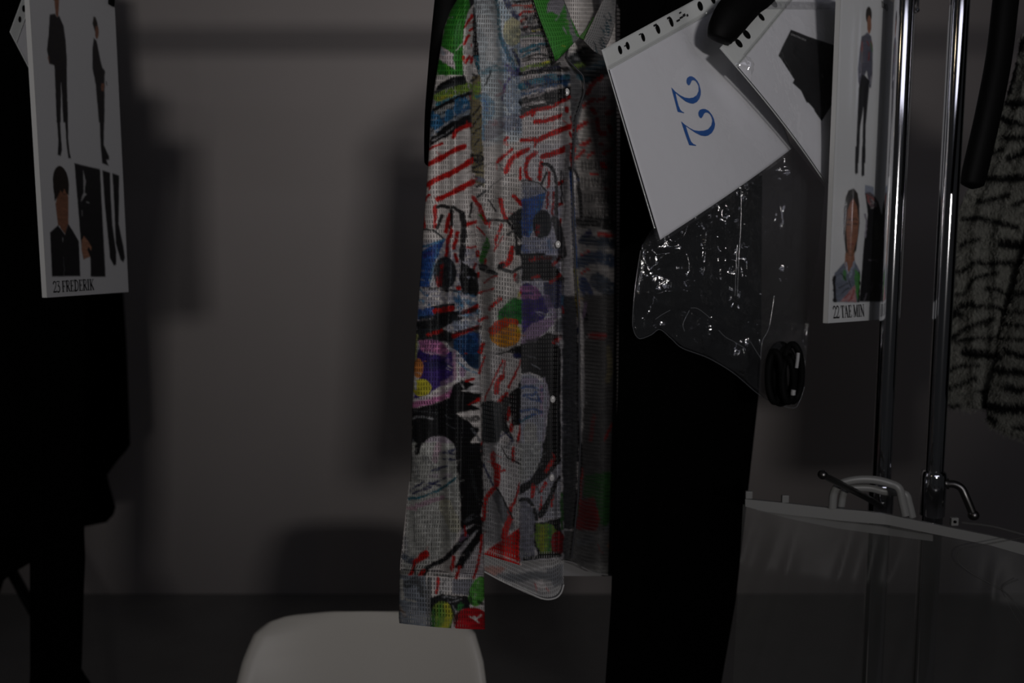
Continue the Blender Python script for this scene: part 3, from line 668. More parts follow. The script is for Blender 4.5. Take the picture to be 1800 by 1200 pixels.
def surf_hit(P, px, py, off):
    """nearest point of a gridded sheet to a pixel, lifted off the sheet"""
    q = PX(P); d = (q[..., 0] - px)**2 + (q[..., 1] - py)**2; i, j = np.unravel_index(np.argmin(d), d.shape)
    i = min(max(i, 1), P.shape[0] - 2); j = min(max(j, 1), P.shape[1] - 2)
    a = P[i+1, j] - P[i-1, j]; b = P[i, j+1] - P[i, j-1]; n = np.cross(a, b); n /= np.linalg.norm(n)
    e = np.array((0, 0, CAMH))
    if np.dot(n, e - P[i, j]) < 0: n = -n
    dr = W(px, py, 1.0) - e; t = np.dot(P[i, j] + n*off - e, n)/np.dot(dr, n); return e + dr*t
for g in (g1, g2):
    V = [surf_hit(Pg1, 1165 + x/8, 120 + y/8, .0005) for x, y in g]
    tri = tessellate_polygon([[Vector((x, y, 0)) for x, y in g]])
    obj('printed_digit', V, [list(t_) for t_ in tri], M_blue, pk1, smooth=False)

O2, R2, D2, B2 = W(1265, 85, .925), W(1440, -115, 1.10), W(1462, 341, 1.045), None
B2 = D2 + (R2 - O2)
curl2 = lambda u, v: .005*np.sin(np.pi*v) + .004*np.sin(7*u)*v
hs2 = [(.10, .014, .024), (.17, .016, .026), (.31, .012, .022), (.43, .016, .028), (.55, .016, .028)]
shape = [(1390,52),(1420,64),(1465,79),(1466,81),(1474,79),(1484,72),(1498,90),(1490,140),(1476,150),(1470,160),(1466,168),(1466,178),(1444,213),(1432,196),(1430,191),(1420,180),(1418,181),(1408,160),(1404,156),(1393,146),(1396,140),(1374,106),(1368,98),(1374,84)]
cp = Canvas(1250, -140, 1640, 360, (.78,.78,.81)); cp.a[:] = (.78,.78,.81); cp.po(shape, (.012,.012,.013), 1, 0, .2, 1.0); cp.st([(1445,132),(1446,136)], 3, (.2,.2,.2), .8)
M_paperpic = mat('printed_paper', vcol=True, rough=.7, spec=.2)
pk2, at2, n2, Pg2 = pocket('plastic_pocket', 'clear punched pocket whose sheet shows a black jacket shape, behind the name card reading 22', O2, R2, D2, B2, .10, curl2, hs2, pic=cp, facets=((1300, 118, .010, .015, (-.107, -.988, -.114)), (1278, 88, .006, .012, (-.10, -.988, -.11))))
fc = bpy.data.curves.new('caption', 'FONT'); fc.body = 'CHRISTIAN DIOR'; fc.size = 1.0
fo = bpy.data.objects.new('caption_text', fc); COL.objects.link(fo)
bpy.context.view_layer.update(); me = fo.to_mesh(); TV = np.array([v.co[:] for v in me.vertices]); TF = [list(p.vertices) for p in me.polygons]
fo.to_mesh_clear(); bpy.data.objects.remove(fo); bpy.data.curves.remove(fc)
tx = TV[:, 0]/TV[:, 0].max(); ty = TV[:, 1]/.7
V = [surf_hit(Pg2, 1389.5 + 27*a + 1.0*b, 61.5 + 10*a + 1.5*a*a - 3.4*b, .0009) for a, b in zip(tx, ty)]
M_whiteprint = mat('white_print', (.45,.45,.45), .5)
obj('caption', V, TF, M_whiteprint, pk2, smooth=False)
# glossy tape over the top of that pocket
tp = []
for v in np.linspace(0, 1, 10):
    tp.append([surf_hit(Pg2, x, 2 + (15 - 2)*v + (x - 1340)*.01, .002 + .0016*math.sin(3.1*v) + .0012*float(vnoise(np.array(x/9.0), np.array(v*3), 4))) for x in np.linspace(1342, 1490, 60)])
M_tape = film('clear_tape', .95, .10, .14, .6, .22, (.75,.75,.78), (160, 1.0))
grid('tape', np.array(tp), M_tape, pk2)

# pocket behind the card at the left
O3, R3, D3 = W(17, 56, 1.06), W(60, -60, 1.13), W(66, 150, 1.09); B3 = D3 + (R3 - O3)
pk3, at3, n3, _ = pocket('plastic_pocket', 'corner of a clear punched pocket behind the card of the man in black', O3, R3, D3, B3, .19, None, [(.26, .035, .035), (.42, .04, .04), (.75, .04, .04)])

# ================================================================== crinkled clear bag
bag = empty('plastic_bag', (.25, 1.0, 1.28), 'crinkled clear plastic bag hanging below the sheet with the blue 22', 'plastic bag')
xs = np.concatenate((np.linspace(1112, 1450, 190),))
yb = ip([(1112,566),(1115,583),(1119,592),(1127,596),(1145,588),(1160,578),(1180,594),(1200,612),(1245,629),(1290,656),(1330,690),(1355,706),(1395,718),(1405,706),(1413,684),(1417,640),(1425,540),(1440,430),(1450,335)], xs)
yt = ip([(1112,556),(1117,500),(1128,432),(1150,395),(1200,340),(1300,270),(1390,252),(1420,290),(1450,329)], xs)
tv = np.linspace(0, 1, 150)
Xg, Tg = np.meshgrid(xs, tv); Yg = yt[None]*(1 - Tg) + yb[None]*Tg
def crink(x, y, sd):
    """faceted creases: ridged noise at three sizes"""
    a = 0; amp = 1.0
    xs_ = x + 14*(fbm(x/40, y/40, sd + 20, 3) - .45); ys_ = y + 14*(fbm(x/40, y/40, sd + 33, 3) - .45)
    for s_, w_ in ((75, 1.0), (34, .55), (15, .22)):
        a = a + w_*(1 - np.abs(2*vnoise(xs_/s_, ys_/(s_*1.25), sd) - 1)); sd += 3
    return a
edge = np.sin(np.pi*np.clip((Xg - 1112)/338, 0, 1))**.5*np.sin(np.pi*np.clip(Tg*.86 + .14, 0, 1))**.5
base = .980 + .115*(Xg - 1112)/338
right = np.clip((Xg - 1375)/50, 0, 1)
Dg = base - .024*edge - .017*(crink(Xg, Yg, 3) - .9)*(1 - .85*right)*np.clip(edge*2, 0, 1)
grid('front_film', WA(Xg, Yg, Dg), M_bag, bag)
Dg2 = base + .012*edge - .008*(crink(Xg + 300, Yg, 11) - .9)*np.clip(edge*2, 0, 1)
grid('back_film', WA(Xg[::3, ::3], Yg[::3, ::3], Dg2[::3, ::3]), M_bag, bag)
ol = bez([W(x, y, ip([(1112,.976),(1450,1.09)], x)) for x, y in ((1126,440),(1117,500),(1112,560),(1114,580),(1119,591),(1127,595),(1145,588),(1160,579),(1180,595),(1200,612),(1245,629),(1290,656),(1330,690),(1355,705),(1394,717),(1406,704),(1414,680))], 6)
tube('sealed_edge', ol, .0005, M_edge, bag, 5)
for px_, sd in (([(1178,545),(1165,552),(1152,561)], 5), ([(1263,580),(1275,592),(1290,600),(1308,611)], 6), ([(1319,600),(1328,615),(1337,629)], 7), ([(1296,430),(1294,470),(1292,520)], 8), ([(1300,318),(1303,345),(1302,400),(1299,450),(1296,520)], 1), ([(1212,545),(1201,568),(1203,582)], 2), ([(1214,541),(1228,543),(1250,560)], 3), ([(1361,520),(1352,575),(1340,600),(1337,632)], 4)):
    tube('crease', bez([W(x, y, ip([(1112,.93),(1450,1.03)], x) - .004) for x, y in px_], 6), .0005, M_edge, bag, 5)
# what lies in the bag
cab = empty('cable', W(1380, 712, 1.05), 'black coiled cable with small grey-white ends in the bottom of the clear bag', 'cable')
M_rubber = mat('black_rubber', (.003,.003,.003), .7, spec=.1)
for k, (cx_, rx_, ry_, y0_) in enumerate(((1372, 22, 52, 657), (1380, 18, 46, 660), (1393, 16, 50, 655), (1362, 12, 44, 662), (1385, 10, 38, 668))):
    a = np.linspace(0, 2*np.pi, 40)
    pts = [W(cx_ + rx_*math.cos(t_), y0_ + ry_*math.sin(t_), 1.052 - .006*k + .004*math.sin(2*t_)) for t_ in a]
    tube('loop', pts, .0045, M_rubber, cab, 10)
M_plug = mat('grey_white_plastic', (.42,.42,.42), .5)
tube('plug', bez([W(1403, 620, 1.015), W(1402, 632, 1.014), W(1400, 646, 1.015)], 4), .0022, M_plug, cab, 10)
tube('plug', bez([W(1395, 685, 1.012), W(1394, 690, 1.012), W(1394, 694, 1.012)], 4), .003, M_plug, cab, 10)

# ================================================================== clear carry bag with handle, bottom right
cb_ = empty('carry_bag', W(1560, 1300, .98), 'clear plastic carry bag with frosted handle, hung on a clamp lever at the lower right', 'carry bag')
def cY(x): return ip([(1300, 1.000), (1560, .965), (1830, .90)], x)
def strip_band(name, top, bot, off, th, m=M_frost):
    xs_ = np.linspace(top[0][0], top[-1][0], 60); a = ip(top, xs_); b = ip(bot, xs_)
    F1 = WA(xs_, a, cY(xs_) + off); F2 = WA(xs_, b, cY(xs_) + off); B1_ = WA(xs_, a - 2, cY(xs_) + off + th); B2_ = WA(xs_, b - 1, cY(xs_) + off + th)
    P = np.stack((F1, F2, B2_, B1_), 1)
    o = obj(name, P, gfaces(60, 4, True).tolist() + [[0,1,2,3], [236,237,238,239][::-1]], m, cb_, smooth=False); return o
strip_band('top_rail', [(1310,877),(1380,884),(1460,893),(1520,898),(1560,904),(1660,925),(1740,941),(1830,962)], [(1310,890),(1345,899),(1400,906),(1470,914),(1560,922),(1660,942),(1740,958),(1830,984)], 0, .006)
strip_band('rear_rail', [(1330,894),(1400,906),(1470,916),(1540,924),(1640,941)], [(1330,897),(1400,914),(1470,928),(1540,938),(1640,951)], .012, .005)
def arch(name, pts, off, r, fl):
    P = bez([W(x, y, cY(x) + off) for x, y in pts], 8)
    tube(name, P, .005, M_frost, cb_, 12, flat=[fl]*len(P), up=(0, -1, 0))
arch('handle', [(1463,893),(1466,866),(1478,850),(1505,843),(1535,843),(1562,849),(1580,858),(1586,880),(1592,906)], -.001, .005, (.0052, .0035))
arch('handle', [(1478,893),(1484,864),(1500,858),(1530,858),(1555,864),(1590,868),(1598,885),(1604,909)], .020, .005, (.0048, .003))
for x, y in ((1381, 880), (1679, 920), (1317, 873)):
    p = W(x, y, cY(x)); box('tab', p + (-.0045, 0, -.003), p + (.0045, .005, .007), M_frost, cb_, .001)
pz = W(1679, 917, cY(1679) - .001); ball('tab_hole', pz, .0018, M_hanger, cb_, 6)
xs_ = np.linspace(1306, 1850, 90); tv = np.linspace(0, 1, 50); Xg, Tg = np.meshgrid(xs_, tv)
ytop = ip([(1306,886),(1400,904),(1560,920),(1740,956),(1850,985)], xs_)
Yg = ytop[None]*(1 - Tg) + (1330 + .06*(xs_ - 1300))[None]*Tg; Xs = Xg - Tg*26*np.clip((1500 - Xg)/200, 0, 1)
wr = .014*(1 - np.abs(2*vnoise((Xg + Yg*.35)/110, Yg/420, 8) - 1)) + .006*(1 - np.abs(2*vnoise((Xg + Yg*.25)/45, Yg/300, 15) - 1))
grid('front_sheet', WA(Xs, Yg, cY(Xg) + .002 - wr*np.clip(Tg*4, 0, 1)), M_pvc, cb_)
tube('fold_edge', bez([W(x, y, cY(x) - .012) for x, y in ((1800,944),(1740,955),(1692,965),(1684,985),(1705,1005),(1740,1025),(1772,1045),(1800,1085))], 6), .0009, M_pvc, cb_, 6)
tube('fold_edge', bez([W(x, y, cY(x) - .012) for x, y in ((1790,1018),(1764,1030),(1765,1045),(1780,1075),(1800,1105))], 6), .0009, M_pvc, cb_, 6)
tube('piping', bez([W(x, y, cY(x) + .006) for x, y in ((1690,918),(1740,924),(1780,934),(1830,948))], 6), .0022, M_pvc, cb_, 8)

# ================================================================== white chair
chair = empty('chair', (-.24, 1.15, 0), 'white moulded plastic chair, its backrest top below the shirt cuff', 'chair')
cxm = W(646, 1100, 1.32)[0]; ztop = W(660, 1074, 1.32)[2]
prof = bez([(1.32, ztop), (1.315, ztop - .012), (1.31, ztop - .03), (1.298, ztop - .08), (1.28, ztop - .16), (1.255, ztop - .25), (1.20, ztop - .325), (1.08, ztop - .36), (.95, ztop - .355), (.87, ztop - .35), (.845, ztop - .37)], 10)
al = np.concatenate(([0], np.cumsum(np.linalg.norm(np.diff(prof, axis=0), axis=1))))
hw = ip([(0,.085),(.002,.120),(.005,.142),(.012,.164),(.028,.183),(.07,.197),(.12,.205),(.25,.215),(.33,.218),(.45,.225),(.60,.225),(.68,.21),(.74,.17)], al)
s = np.linspace(-1, 1, 61); S, I = np.meshgrid(s, np.arange(len(prof)))
Hw = hw[I]; X = cxm + Hw*S*(1 - .0*S)
wrap = ip([(0,.0),(.03,.02),(.12,.045),(.3,.06),(.42,.02),(.5,0)], al)[I]*np.abs(S)**2.4
lip = ip([(0,0),(.02,.004),(.2,.006),(.4,.006)], al)[I]*np.clip((np.abs(S) - .93)/.07, 0, 1)**2
seatup = ip([(.30,0),(.42,.03),(.6,.022),(.74,.0)], al)[I]*np.abs(S)**2.5
skew = .016*S*np.exp(-(al[I]/.08)**2)*0
P = np.stack((X + np.sign(S)*lip, prof[I, 0] - wrap + lip, prof[I, 1] + seatup - ip([(0,.006),(.05,.0)], al)[I]*S**2), -1)
sh = grid('shell', P, M_chair, chair, thick=.006)
M_leg = mat('chair_leg_wood', (.30,.19,.10), .5)
for sx in (-1, 1):
    tube('leg', [(cxm + sx*.14, .98, ztop - .375), (cxm + sx*.19, .90, .2), (cxm + sx*.215, .87, 0)], [.014, .012, .010], M_leg, chair, 12)
    tube('leg', [(cxm + sx*.14, 1.17, ztop - .37), (cxm + sx*.19, 1.27, .2), (cxm + sx*.215, 1.31, 0)], [.014, .012, .010], M_leg, chair, 12)
tube('crossbar', [(cxm - .15, .98, ztop - .385), (cxm, .98, ztop - .39), (cxm + .15, .98, ztop - .385)], .006, M_steel, chair, 8)
tube('crossbar', [(cxm - .15, 1.16, ztop - .385), (cxm, 1.16, ztop - .39), (cxm + .15, 1.16, ztop - .385)], .006, M_steel, chair, 8)

# ================================================================== tiger-striped fur jacket
fur = empty('fur_jacket', (.80, 1.16, .95), 'grey tiger-striped fur jacket hanging at the right edge', 'jacket')
c = Canvas(1640, 40, 1990, 800, (.19,.19,.165))
def fz(ox, oy, k, L):
    c.frame(ox, oy, k)
    for pts, w in L: c.st(pts, w*1.35, (.008,.008,.008), 1.0, 0, warp=2.2, soft=3.5)
fz(1640, 60, 3.333, [([(540,30),(490,110)],30), ([(415,390),(470,405),(560,395)],36), ([(395,490),(450,510),(560,525)],28), ([(410,600),(560,600)],24), ([(345,695),(405,670)],24), ([(440,725),(560,680)],30), ([(325,840),(430,845),(560,830)],34), ([(265,975),(340,965),(440,940)],24), ([(180,1080),(300,1080),(490,1130)],22), ([(480,180),(440,330)],40), ([(560,960),(470,1000)],22)])
fz(1640, 400, 3, [([(148,92),(180,72),(240,60)],20), ([(370,80),(455,90)],42), ([(238,172),(270,185),(470,180)],20), ([(112,232),(155,225),(212,182)],20), ([(105,350),(170,342),(220,265),(340,238)],15), ([(278,320),(340,325),(425,372)],18), ([(212,415),(300,410),(405,442)],17), ([(100,440),(150,410),(205,392)],26), ([(105,458),(155,455)],20), ([(92,585),(170,532),(315,478)],18), ([(118,600),(220,582),(400,575),(560,590)],16), ([(168,655),(240,662),(345,672)],36), ([(80,752),(140,730),(238,724)],18), ([(75,850),(140,822),(222,788)],18), ([(75,945),(130,935)],20), ([(338,742),(560,765)],32), ([(378,830),(440,845),(560,850)],28), ([(288,930),(400,945),(560,938)],42), ([(380,500),(560,512)],18), ([(388,640),(440,660),(560,675)],28), ([(278,975),(325,1010)],26), ([(560,330),(440,345)],24), ([(560,420),(430,440)],14), ([(230,860),(290,858)],14), ([(560,1040),(420,1050)],20)])
M_fur = mat('striped_fur', vcol=True, rough=.95, spec=.1, bump=(420, .6, (1,1,.5)))
G1 = garment('body', [(60, 1795, 1985), (100, 1789, 1985), (150, 1775, 1985), (250, 1745, 1985), (345, 1695, 1985), (400, 1672, 1985), (600, 1664, 1985), (708, 1664, 1985), (718, 1672, 1985)],
    lambda s, y: 1.19 + .05*s, .03, .03, M_fur, fur, nu=150, nv=240, folds=((.12, .16, .012, .035), (.30, .26, .014, .04)), canvas=c, seed=21, wob=.008)
G2 = garment('front', [(380, 1822, 1995), (460, 1800, 1995), (560, 1768, 1995), (690, 1741, 1995), (735, 1734, 1995), (748, 1744, 1990), (762, 1772, 1980), (770, 1800, 1970)],
    lambda s, y: 1.155 + .03*s, .02, .012, M_fur, fur, nu=110, nv=180, folds=((.10, .08, .008, .05),), canvas=c, seed=22, wob=.006)
rng = np.random.default_rng(4)
def pile(parent, g, nu, nv, nuf, count):
    me = g.data; n = len(me.vertices); co = np.empty(n*3); me.vertices.foreach_get('co', co); co = co.reshape(nv, -1, 3)[:, :nuf]
    ca = np.empty(n*4); me.color_attributes['Col'].data.foreach_get('color', ca); ca = ca.reshape(nv, -1, 4)[:, :nuf, :3]
    pxs = PX(co); vis = np.argwhere((pxs[..., 0] < 1815) & (pxs[..., 0] > 1650)); k = vis[rng.integers(0, len(vis), count)]
    p = co[k[:, 0], k[:, 1]] + rng.normal(0, .0012, (count, 3)); cc = ca[k[:, 0], k[:, 1]]*rng.uniform(.8, 1.2, (count, 1))
    L = rng.uniform(.006, .012, (count, 1)); d = np.stack((rng.normal(-.1, .45, count), rng.normal(-.45, .25, count), rng.normal(-.9, .3, count)), 1); d /= np.linalg.norm(d, axis=1)[:, None]
    sd = np.stack((rng.normal(0, 1, count), rng.normal(0, .4, count), rng.normal(0, .3, count)), 1); sd /= np.linalg.norm(sd, axis=1)[:, None]
    a = p + sd*.0005; b = p - sd*.0005; t_ = p + d*L
    V = np.stack((a, b, t_), 1).reshape(-1, 3); F = np.arange(count*3).reshape(-1, 3)
    o = obj('pile', V, F, M_fur, parent, np.repeat(cc, 3, 0)); tag(o, kind='stuff')
pile(fur, G1, 150, 240, 150, 16000); pile(fur, G2, 110, 180, 110, 9000)
# ================================================================== the printed shirt
C = Canvas(680, -80, 1110, 1130, 'W')
st, po, el = C.st, C.po, C.el
# ---- sleeve head, white strip, open dark strip
C.frame(730, 0, 9)
po([(600,-500),(1100,-500),(960,-20),(850,150),(800,300),(770,450),(760,600),(755,1190),(300,1190),(360,950),(400,700),(480,350),(560,100)], 'G')
for i in range(9): st([(430+i*28, 1150-i*110),(520+i*22, 1050-i*115)], 16, (.22,.46,.07), .5, .45)
st([(660,100),(620,420),(640,700)], 90, (.03,.20,.03), .6, .35); st([(480,900),(540,1150)], 60, (.14,.42,.05), .6, .4)
po([(380,740),(420,740),(600,850),(620,1110),(480,1010),(360,920)], (.62,.55,.56)); st([(380,760),(440,850)], 60, (.5,.58,.66), .7, .3)
st([(640,790),(690,740),(770,670)], 14, 'W')
po([(855,160),(925,140),(920,600),(1010,1200),(755,1200),(765,600),(800,330)], (.60,.57,.55))
for q, w in [([(895,250),(850,330),(790,430)],(62,18)), ([(912,440),(860,475)],46), ([(852,560),(810,620),(770,700)],(52,40)), ([(860,885),(795,985)],(40,60)), ([(765,890),(765,950)],36), ([(905,905),(878,985)],42), ([(880,700),(880,730)],20)]: st(q, w, 'R')
po([(845,-200),(1000,-200),(960,0),(930,60),(860,150)], (.02,.02,.025))
po([(925,90),(970,170),(1020,640),(1035,1200),(1005,1200),(910,880),(908,400)], 'K'); po([(920,900),(1020,860),(1035,1200),(1000,1200)], 'T', .7, .35)
# ---- between sleeve and front
C.frame(700, 0, 4.286)
po([(490,560),(560,560),(545,700),(525,720),(515,640)], (.58,.55,.52))
po([(555,570),(625,560),(636,1300),(555,1300),(540,800)], 'o'); st([(580,660),(610,640),(575,720)], 50, 'e', .9, .3); st([(590,730),(610,720)], 26, 'T', .8)
for q in [[(550,610),(590,580),(560,560)], [(560,870),(620,800)], [(550,960),(600,900),(625,860)], [(560,1010),(620,960)], [(560,1110),(610,1050)], [(555,1180),(620,1130)]]: st(q, 16, 'K', .9, .2)
st([(560,1170),(600,1200)], 40, 'K', .9, .3); st([(535,705),(535,740)], 24, 'R')
# ---- sleeve: black and green-blue band
po([(270,700),(300,640),(400,580),(500,565),(525,640),(400,690)], 'K'); po([(260,690),(400,650),(530,640),(545,800),(400,850),(250,900)], (.30,.30,.29))
st([(300,735),(400,695),(525,655)], 70, 'e', .95, .28); st([(310,745),(400,730)], 34, 'Y', .7, .35); st([(290,790),(420,740),(520,710)], 26, 'T', .9, .3)
st([(265,830),(400,760),(540,700)], (26,30), 'K'); st([(280,690),(400,640),(500,620)], 26, 'C', .9)
po([(250,880),(420,800),(540,730),(545,880),(400,940),(240,1040)], (.28,.32,.36)); st([(250,935),(380,880),(540,810)], 30, 'U', .85, .3); st([(250,985),(330,930),(430,880)], 18, 'K', .9, .25); st([(300,870),(420,810),(540,760)], 16, 'K', .9, .25)
for q, w in [([(460,770),(450,820)],70), ([(280,900),(310,960)],80), ([(390,850),(380,900)],60), ([(500,760),(520,790)],50), ([(255,860),(255,940)],50)]: st(q, w, (.04,.16,.30), .95, .22)
po([(236,1050),(330,960),(400,920),(545,850),(545,940),(440,1000),(320,1050),(236,1110)], 'K'); st([(260,1000),(340,950),(420,890)], 14, 'E', .9, .2); st([(255,1060),(330,1020),(420,960)], 10, 'E', .8, .25); st([(440,900),(520,840)], 10, 'D', .8)
for q, w in [([(225,1125),(330,1080)],22), ([(415,1030),(450,980),(545,940)],30), ([(285,1205),(400,1140),(492,1098)],(36,30))]: st(q, w, 'R')
# ---- sleeve: red strokes and the figure
C.frame(700, 260, 4.286)
for q, w in [([(230,122),(320,80),(400,30),(500,-12)],36), ([(220,275),(330,215),(400,190),(560,90)],(40,42)), ([(232,310),(236,270)],16), ([(295,388),(420,330),(565,252)],40), ([(200,395),(232,350)],22), ([(280,440),(275,590)],32), ([(390,500),(360,630)],32), ([(405,620),(375,700),(365,810)],28), ([(445,640),(420,750)],32), ([(508,578),(585,556)],28), ([(515,752),(585,745)],14), ([(432,800),(442,855)],24), ([(600,780),(600,810)],30), ([(190,500),(195,600)],22), ([(585,870),(570,920)],18), ([(605,940),(600,970)],26)]: st(q, w, 'R')
for q, w in [([(300,442),(400,445),(485,490)],28), ([(402,470),(405,560),(390,600)],26), ([(330,510),(295,605)],24), ([(480,500),(492,600),(480,830)],46), ([(555,415),(540,525)],18)]: st(q, w, 'K', .95, .12)
st([(195,612),(270,625),(345,685)], 16, 'C'); po([(170,780),(300,710),(355,690),(310,790),(265,880),(235,1045),(150,1045)], 'B')
st([(175,745),(260,722),(345,690)], 18, 'b'); st([(200,810),(255,790)], 40, 'P', .7, .3); st([(300,760),(240,1000)], 24, 'b', .8, .3); st([(165,920),(250,930)], 14, 'W', .5, .45); st([(160,990),(250,1000)], 16, 'W', .5, .45)
el(352, 940, 88, 122, 'C'); st([(330,880),(320,1030)], 22, 'r', .9, .3); st([(290,970),(300,1040)], 20, 'R', .8, .3); st([(380,860),(400,1000)], 30, (.09,.10,.11), .8, .3)
po([(470,850),(520,880),(600,940),(605,1085),(585,1125),(480,1080),(455,980)], 'K'); st([(530,975),(565,985)], 26, 'E', .9, .4); el(455, 1055, 20, 20, 'R')
for q in [[(420,1080),(500,1100),(590,1130)], [(430,1150),(520,1150),(600,1180)], [(450,1110),(480,1190)], [(170,1070),(220,1110)], [(165,1150),(230,1180)]]: st(q, 24, 'b', .85, .36)
el(365, 1078, 14, 12, 'K'); st([(260,1200),(420,1185)], 24, 'K')
# ---- sleeve: dark band, fish, yellow
C.frame(680, 520, 4.286)
for q in [[(510,20),(560,60),(540,110)], [(600,30),(650,80),(690,120)], [(620,130),(690,150)], [(520,130),(600,150)]]: st(q, 34, 'b', .8, .34)
po([(235,100),(352,85),(352,160),(235,178)], 'B', .95, .12); st([(240,150),(330,165)], 16, 'b', .7, .3)
po([(352,90),(430,60),(500,62),(500,110),(600,165),(500,200),(420,250),(220,285),(220,200),(360,170)], 'C'); po([(225,190),(360,172),(420,120),(500,110),(480,210),(230,250)], 'K', .8)
for q, w in [([(358,112),(430,105),(495,92)],38), ([(580,125),(630,110),(678,78)],38)]: st(q, w, 'R')
st([(540,150),(690,190)], 14, 'W', .8); po([(500,190),(690,185),(690,240),(600,270),(500,290)], (.45,.50,.55), .8)
po([(220,260),(400,240),(500,285),(510,320),(460,345),(300,335),(225,335)], 'C'); po([(400,300),(520,300),(690,250),(700,300),(500,400),(460,360)], 'K', .75)
for q, w in [([(310,292),(410,262)],28), ([(500,302),(600,262),(700,232)],(34,28))]: st(q, w, 'R', 1, .15)
po([(500,330),(600,290),(705,270),(712,560),(640,540),(560,450),(500,395)], 'U'); st([(640,290),(690,330)], 50, 'B', .7, .3); el(595, 436, 14, 9, 'r'); po([(560,440),(705,430),(712,580),(640,540)], (.02,.05,.09), .7)
st([(222,300),(218,380),(222,470)], 26, (.46,.47,.20)); po([(222,450),(250,380),(330,440),(490,420),(505,560),(495,650),(400,680),(330,735),(200,775),(250,600)], 'P')
st([(300,520),(440,520)], 60, 'N', .7, .3); po([(238,338),(340,325),(420,345),(470,410),(445,455),(330,440),(250,405)], 'p'); st([(280,420),(440,452)], 12, (.60,.45,.52), .8, .2)
st([(440,470),(490,520)], 50, 'l', .5, .35); for_ = [st([(455,525),(490,545)], 8, 'W', .8), st([(450,545),(480,560)], 6, 'W', .8)]
st([(200,800),(300,775),(400,735),(500,690)], 26, (.55,.45,.50), .95); st([(190,822),(300,802),(420,765),(505,715)], (44,40), 'p'); st([(420,660),(500,620)], 40, 'l', .8, .25)
el(235, 545, 40, 74, 'O'); st([(205,575),(262,580)], 10, 'W', .6, .3); el(262, 690, 74, 66, 'Y'); st([(212,650),(212,695)], 24, (.55,.55,.60), .9)
po([(500,415),(560,450),(622,530),(700,580),(716,730),(600,725),(520,650)], (.62,.60,.60)); st([(508,420),(512,620)], 24, 'p', .6, .2); el(570, 570, 26, 42, 'l', .9, .15); st([(545,500),(600,550),(680,585)], 14, 'b', .7, .25)
po([(500,670),(560,632),(600,640),(665,662),(600,705),(560,712),(715,735),(715,860),(520,880),(700,1010),(515,1250),(185,1250),(185,845),(330,822),(470,765)], 'K')
st([(600,638),(652,624)], 24, 'R'); po([(600,820),(715,755),(715,795)], 'R'); po([(640,822),(715,795),(715,855)], 'W', .9)
st([(190,922),(260,908),(345,925)], 12, 'E', .9, .2); st([(200,865),(380,880)], 6, 'D', .8); st([(440,900),(490,925)], 8, 'D', .8); st([(450,960),(510,1000)], 6, 'D', .7)
el(385, 1170, 130, 115, (.48,.43,.47)); st([(285,1075),(240,1160)], 36, 'K', 1, .15); st([(420,1090),(440,1200)], 60, 'l', .5, .3); st([(410,1180),(500,1160)], 20, 'N', .9, .25)
st([(185,1090),(200,1200)], 36, 'D', .8, .2); st([(640,1000),(710,1100)], 20, 'D', .8, .25)
# ---- sleeve: pale lower arm
C.frame(680, 780, 4.286)
po([(180,-10),(500,-10),(545,250),(556,600),(500,770),(400,860),(300,905),(280,1010),(105,1010),(125,850),(160,400),(180,200)], (.50,.50,.47))
st([(240,-10),(230,60)], 44, 'K', 1, .2); st([(280,100),(330,160)], 40, 'D', .6, .35); st([(190,100),(230,250)], 60, 'D', .5, .4); st([(390,10),(360,120)], 50, 'p', .35, .2); st([(200,470),(310,440),(420,400)], 34, 'p', .45, .25); st([(440,460),(510,620)], 100, 'y', .35, .2); st([(330,240),(480,240)], 30, 'l', .4, .3)
for q in [[(405,60),(500,75)], [(430,110),(510,120)], [(340,205),(460,160)], [(180,350),(280,290),(400,315)], [(280,330),(440,255)], [(200,370),(330,330)], [(520,40),(440,60)]]: st(q, 18, 'N', .9, .3)
st([(165,412),(250,402),(330,372),(420,332),(515,255)], 18, (.03,.17,.22)); st([(150,480),(215,490)], 24, (.5,.30,.36), .7, .2)
st([(205,500),(210,740)], 6, 'C', .7); st([(330,740),(340,780)], 14, 'C', .7, .4); st([(130,850),(200,890)], 50, (.09,.11,.15), .9, .25); st([(140,700),(150,820)], 30, 'E', .8, .3)
po([(510,-10),(725,-10),(730,400),(705,580),(560,655),(552,400)], 'K'); st([(590,580),(660,540)], 40, 'D', .6, .4); st([(640,200),(680,420)], 30, 'C', .8, .3)
po([(560,650),(720,570),(732,1010),(640,1010),(540,1000)], (.56,.53,.54)); st([(560,690),(590,640)], 20, 'l', .6)
st([(280,985),(320,922),(430,872),(520,785),(600,690),(725,580)], (34,52), 'K'); po([(512,930),(560,830),(650,700),(728,600),(728,690),(640,830),(570,940)], 'K'); st([(540,800),(600,740),(680,650)], 10, 'E', .9)
st([(560,720),(600,690)], 30, 'l', .7, .2)
for q, w in [([(215,890),(292,830)],(40,58)), ([(175,990),(215,900)],(30,22)), ([(245,1000),(272,955)],32), ([(585,620),(592,690)],18), ([(502,855),(490,945)],28), ([(718,690),(692,880),(652,1015)],(20,24)), ([(550,930),(505,1045)],26)]: st(q, w, 'R')
st([(205,930),(215,1000)], 14, 'C', .8)
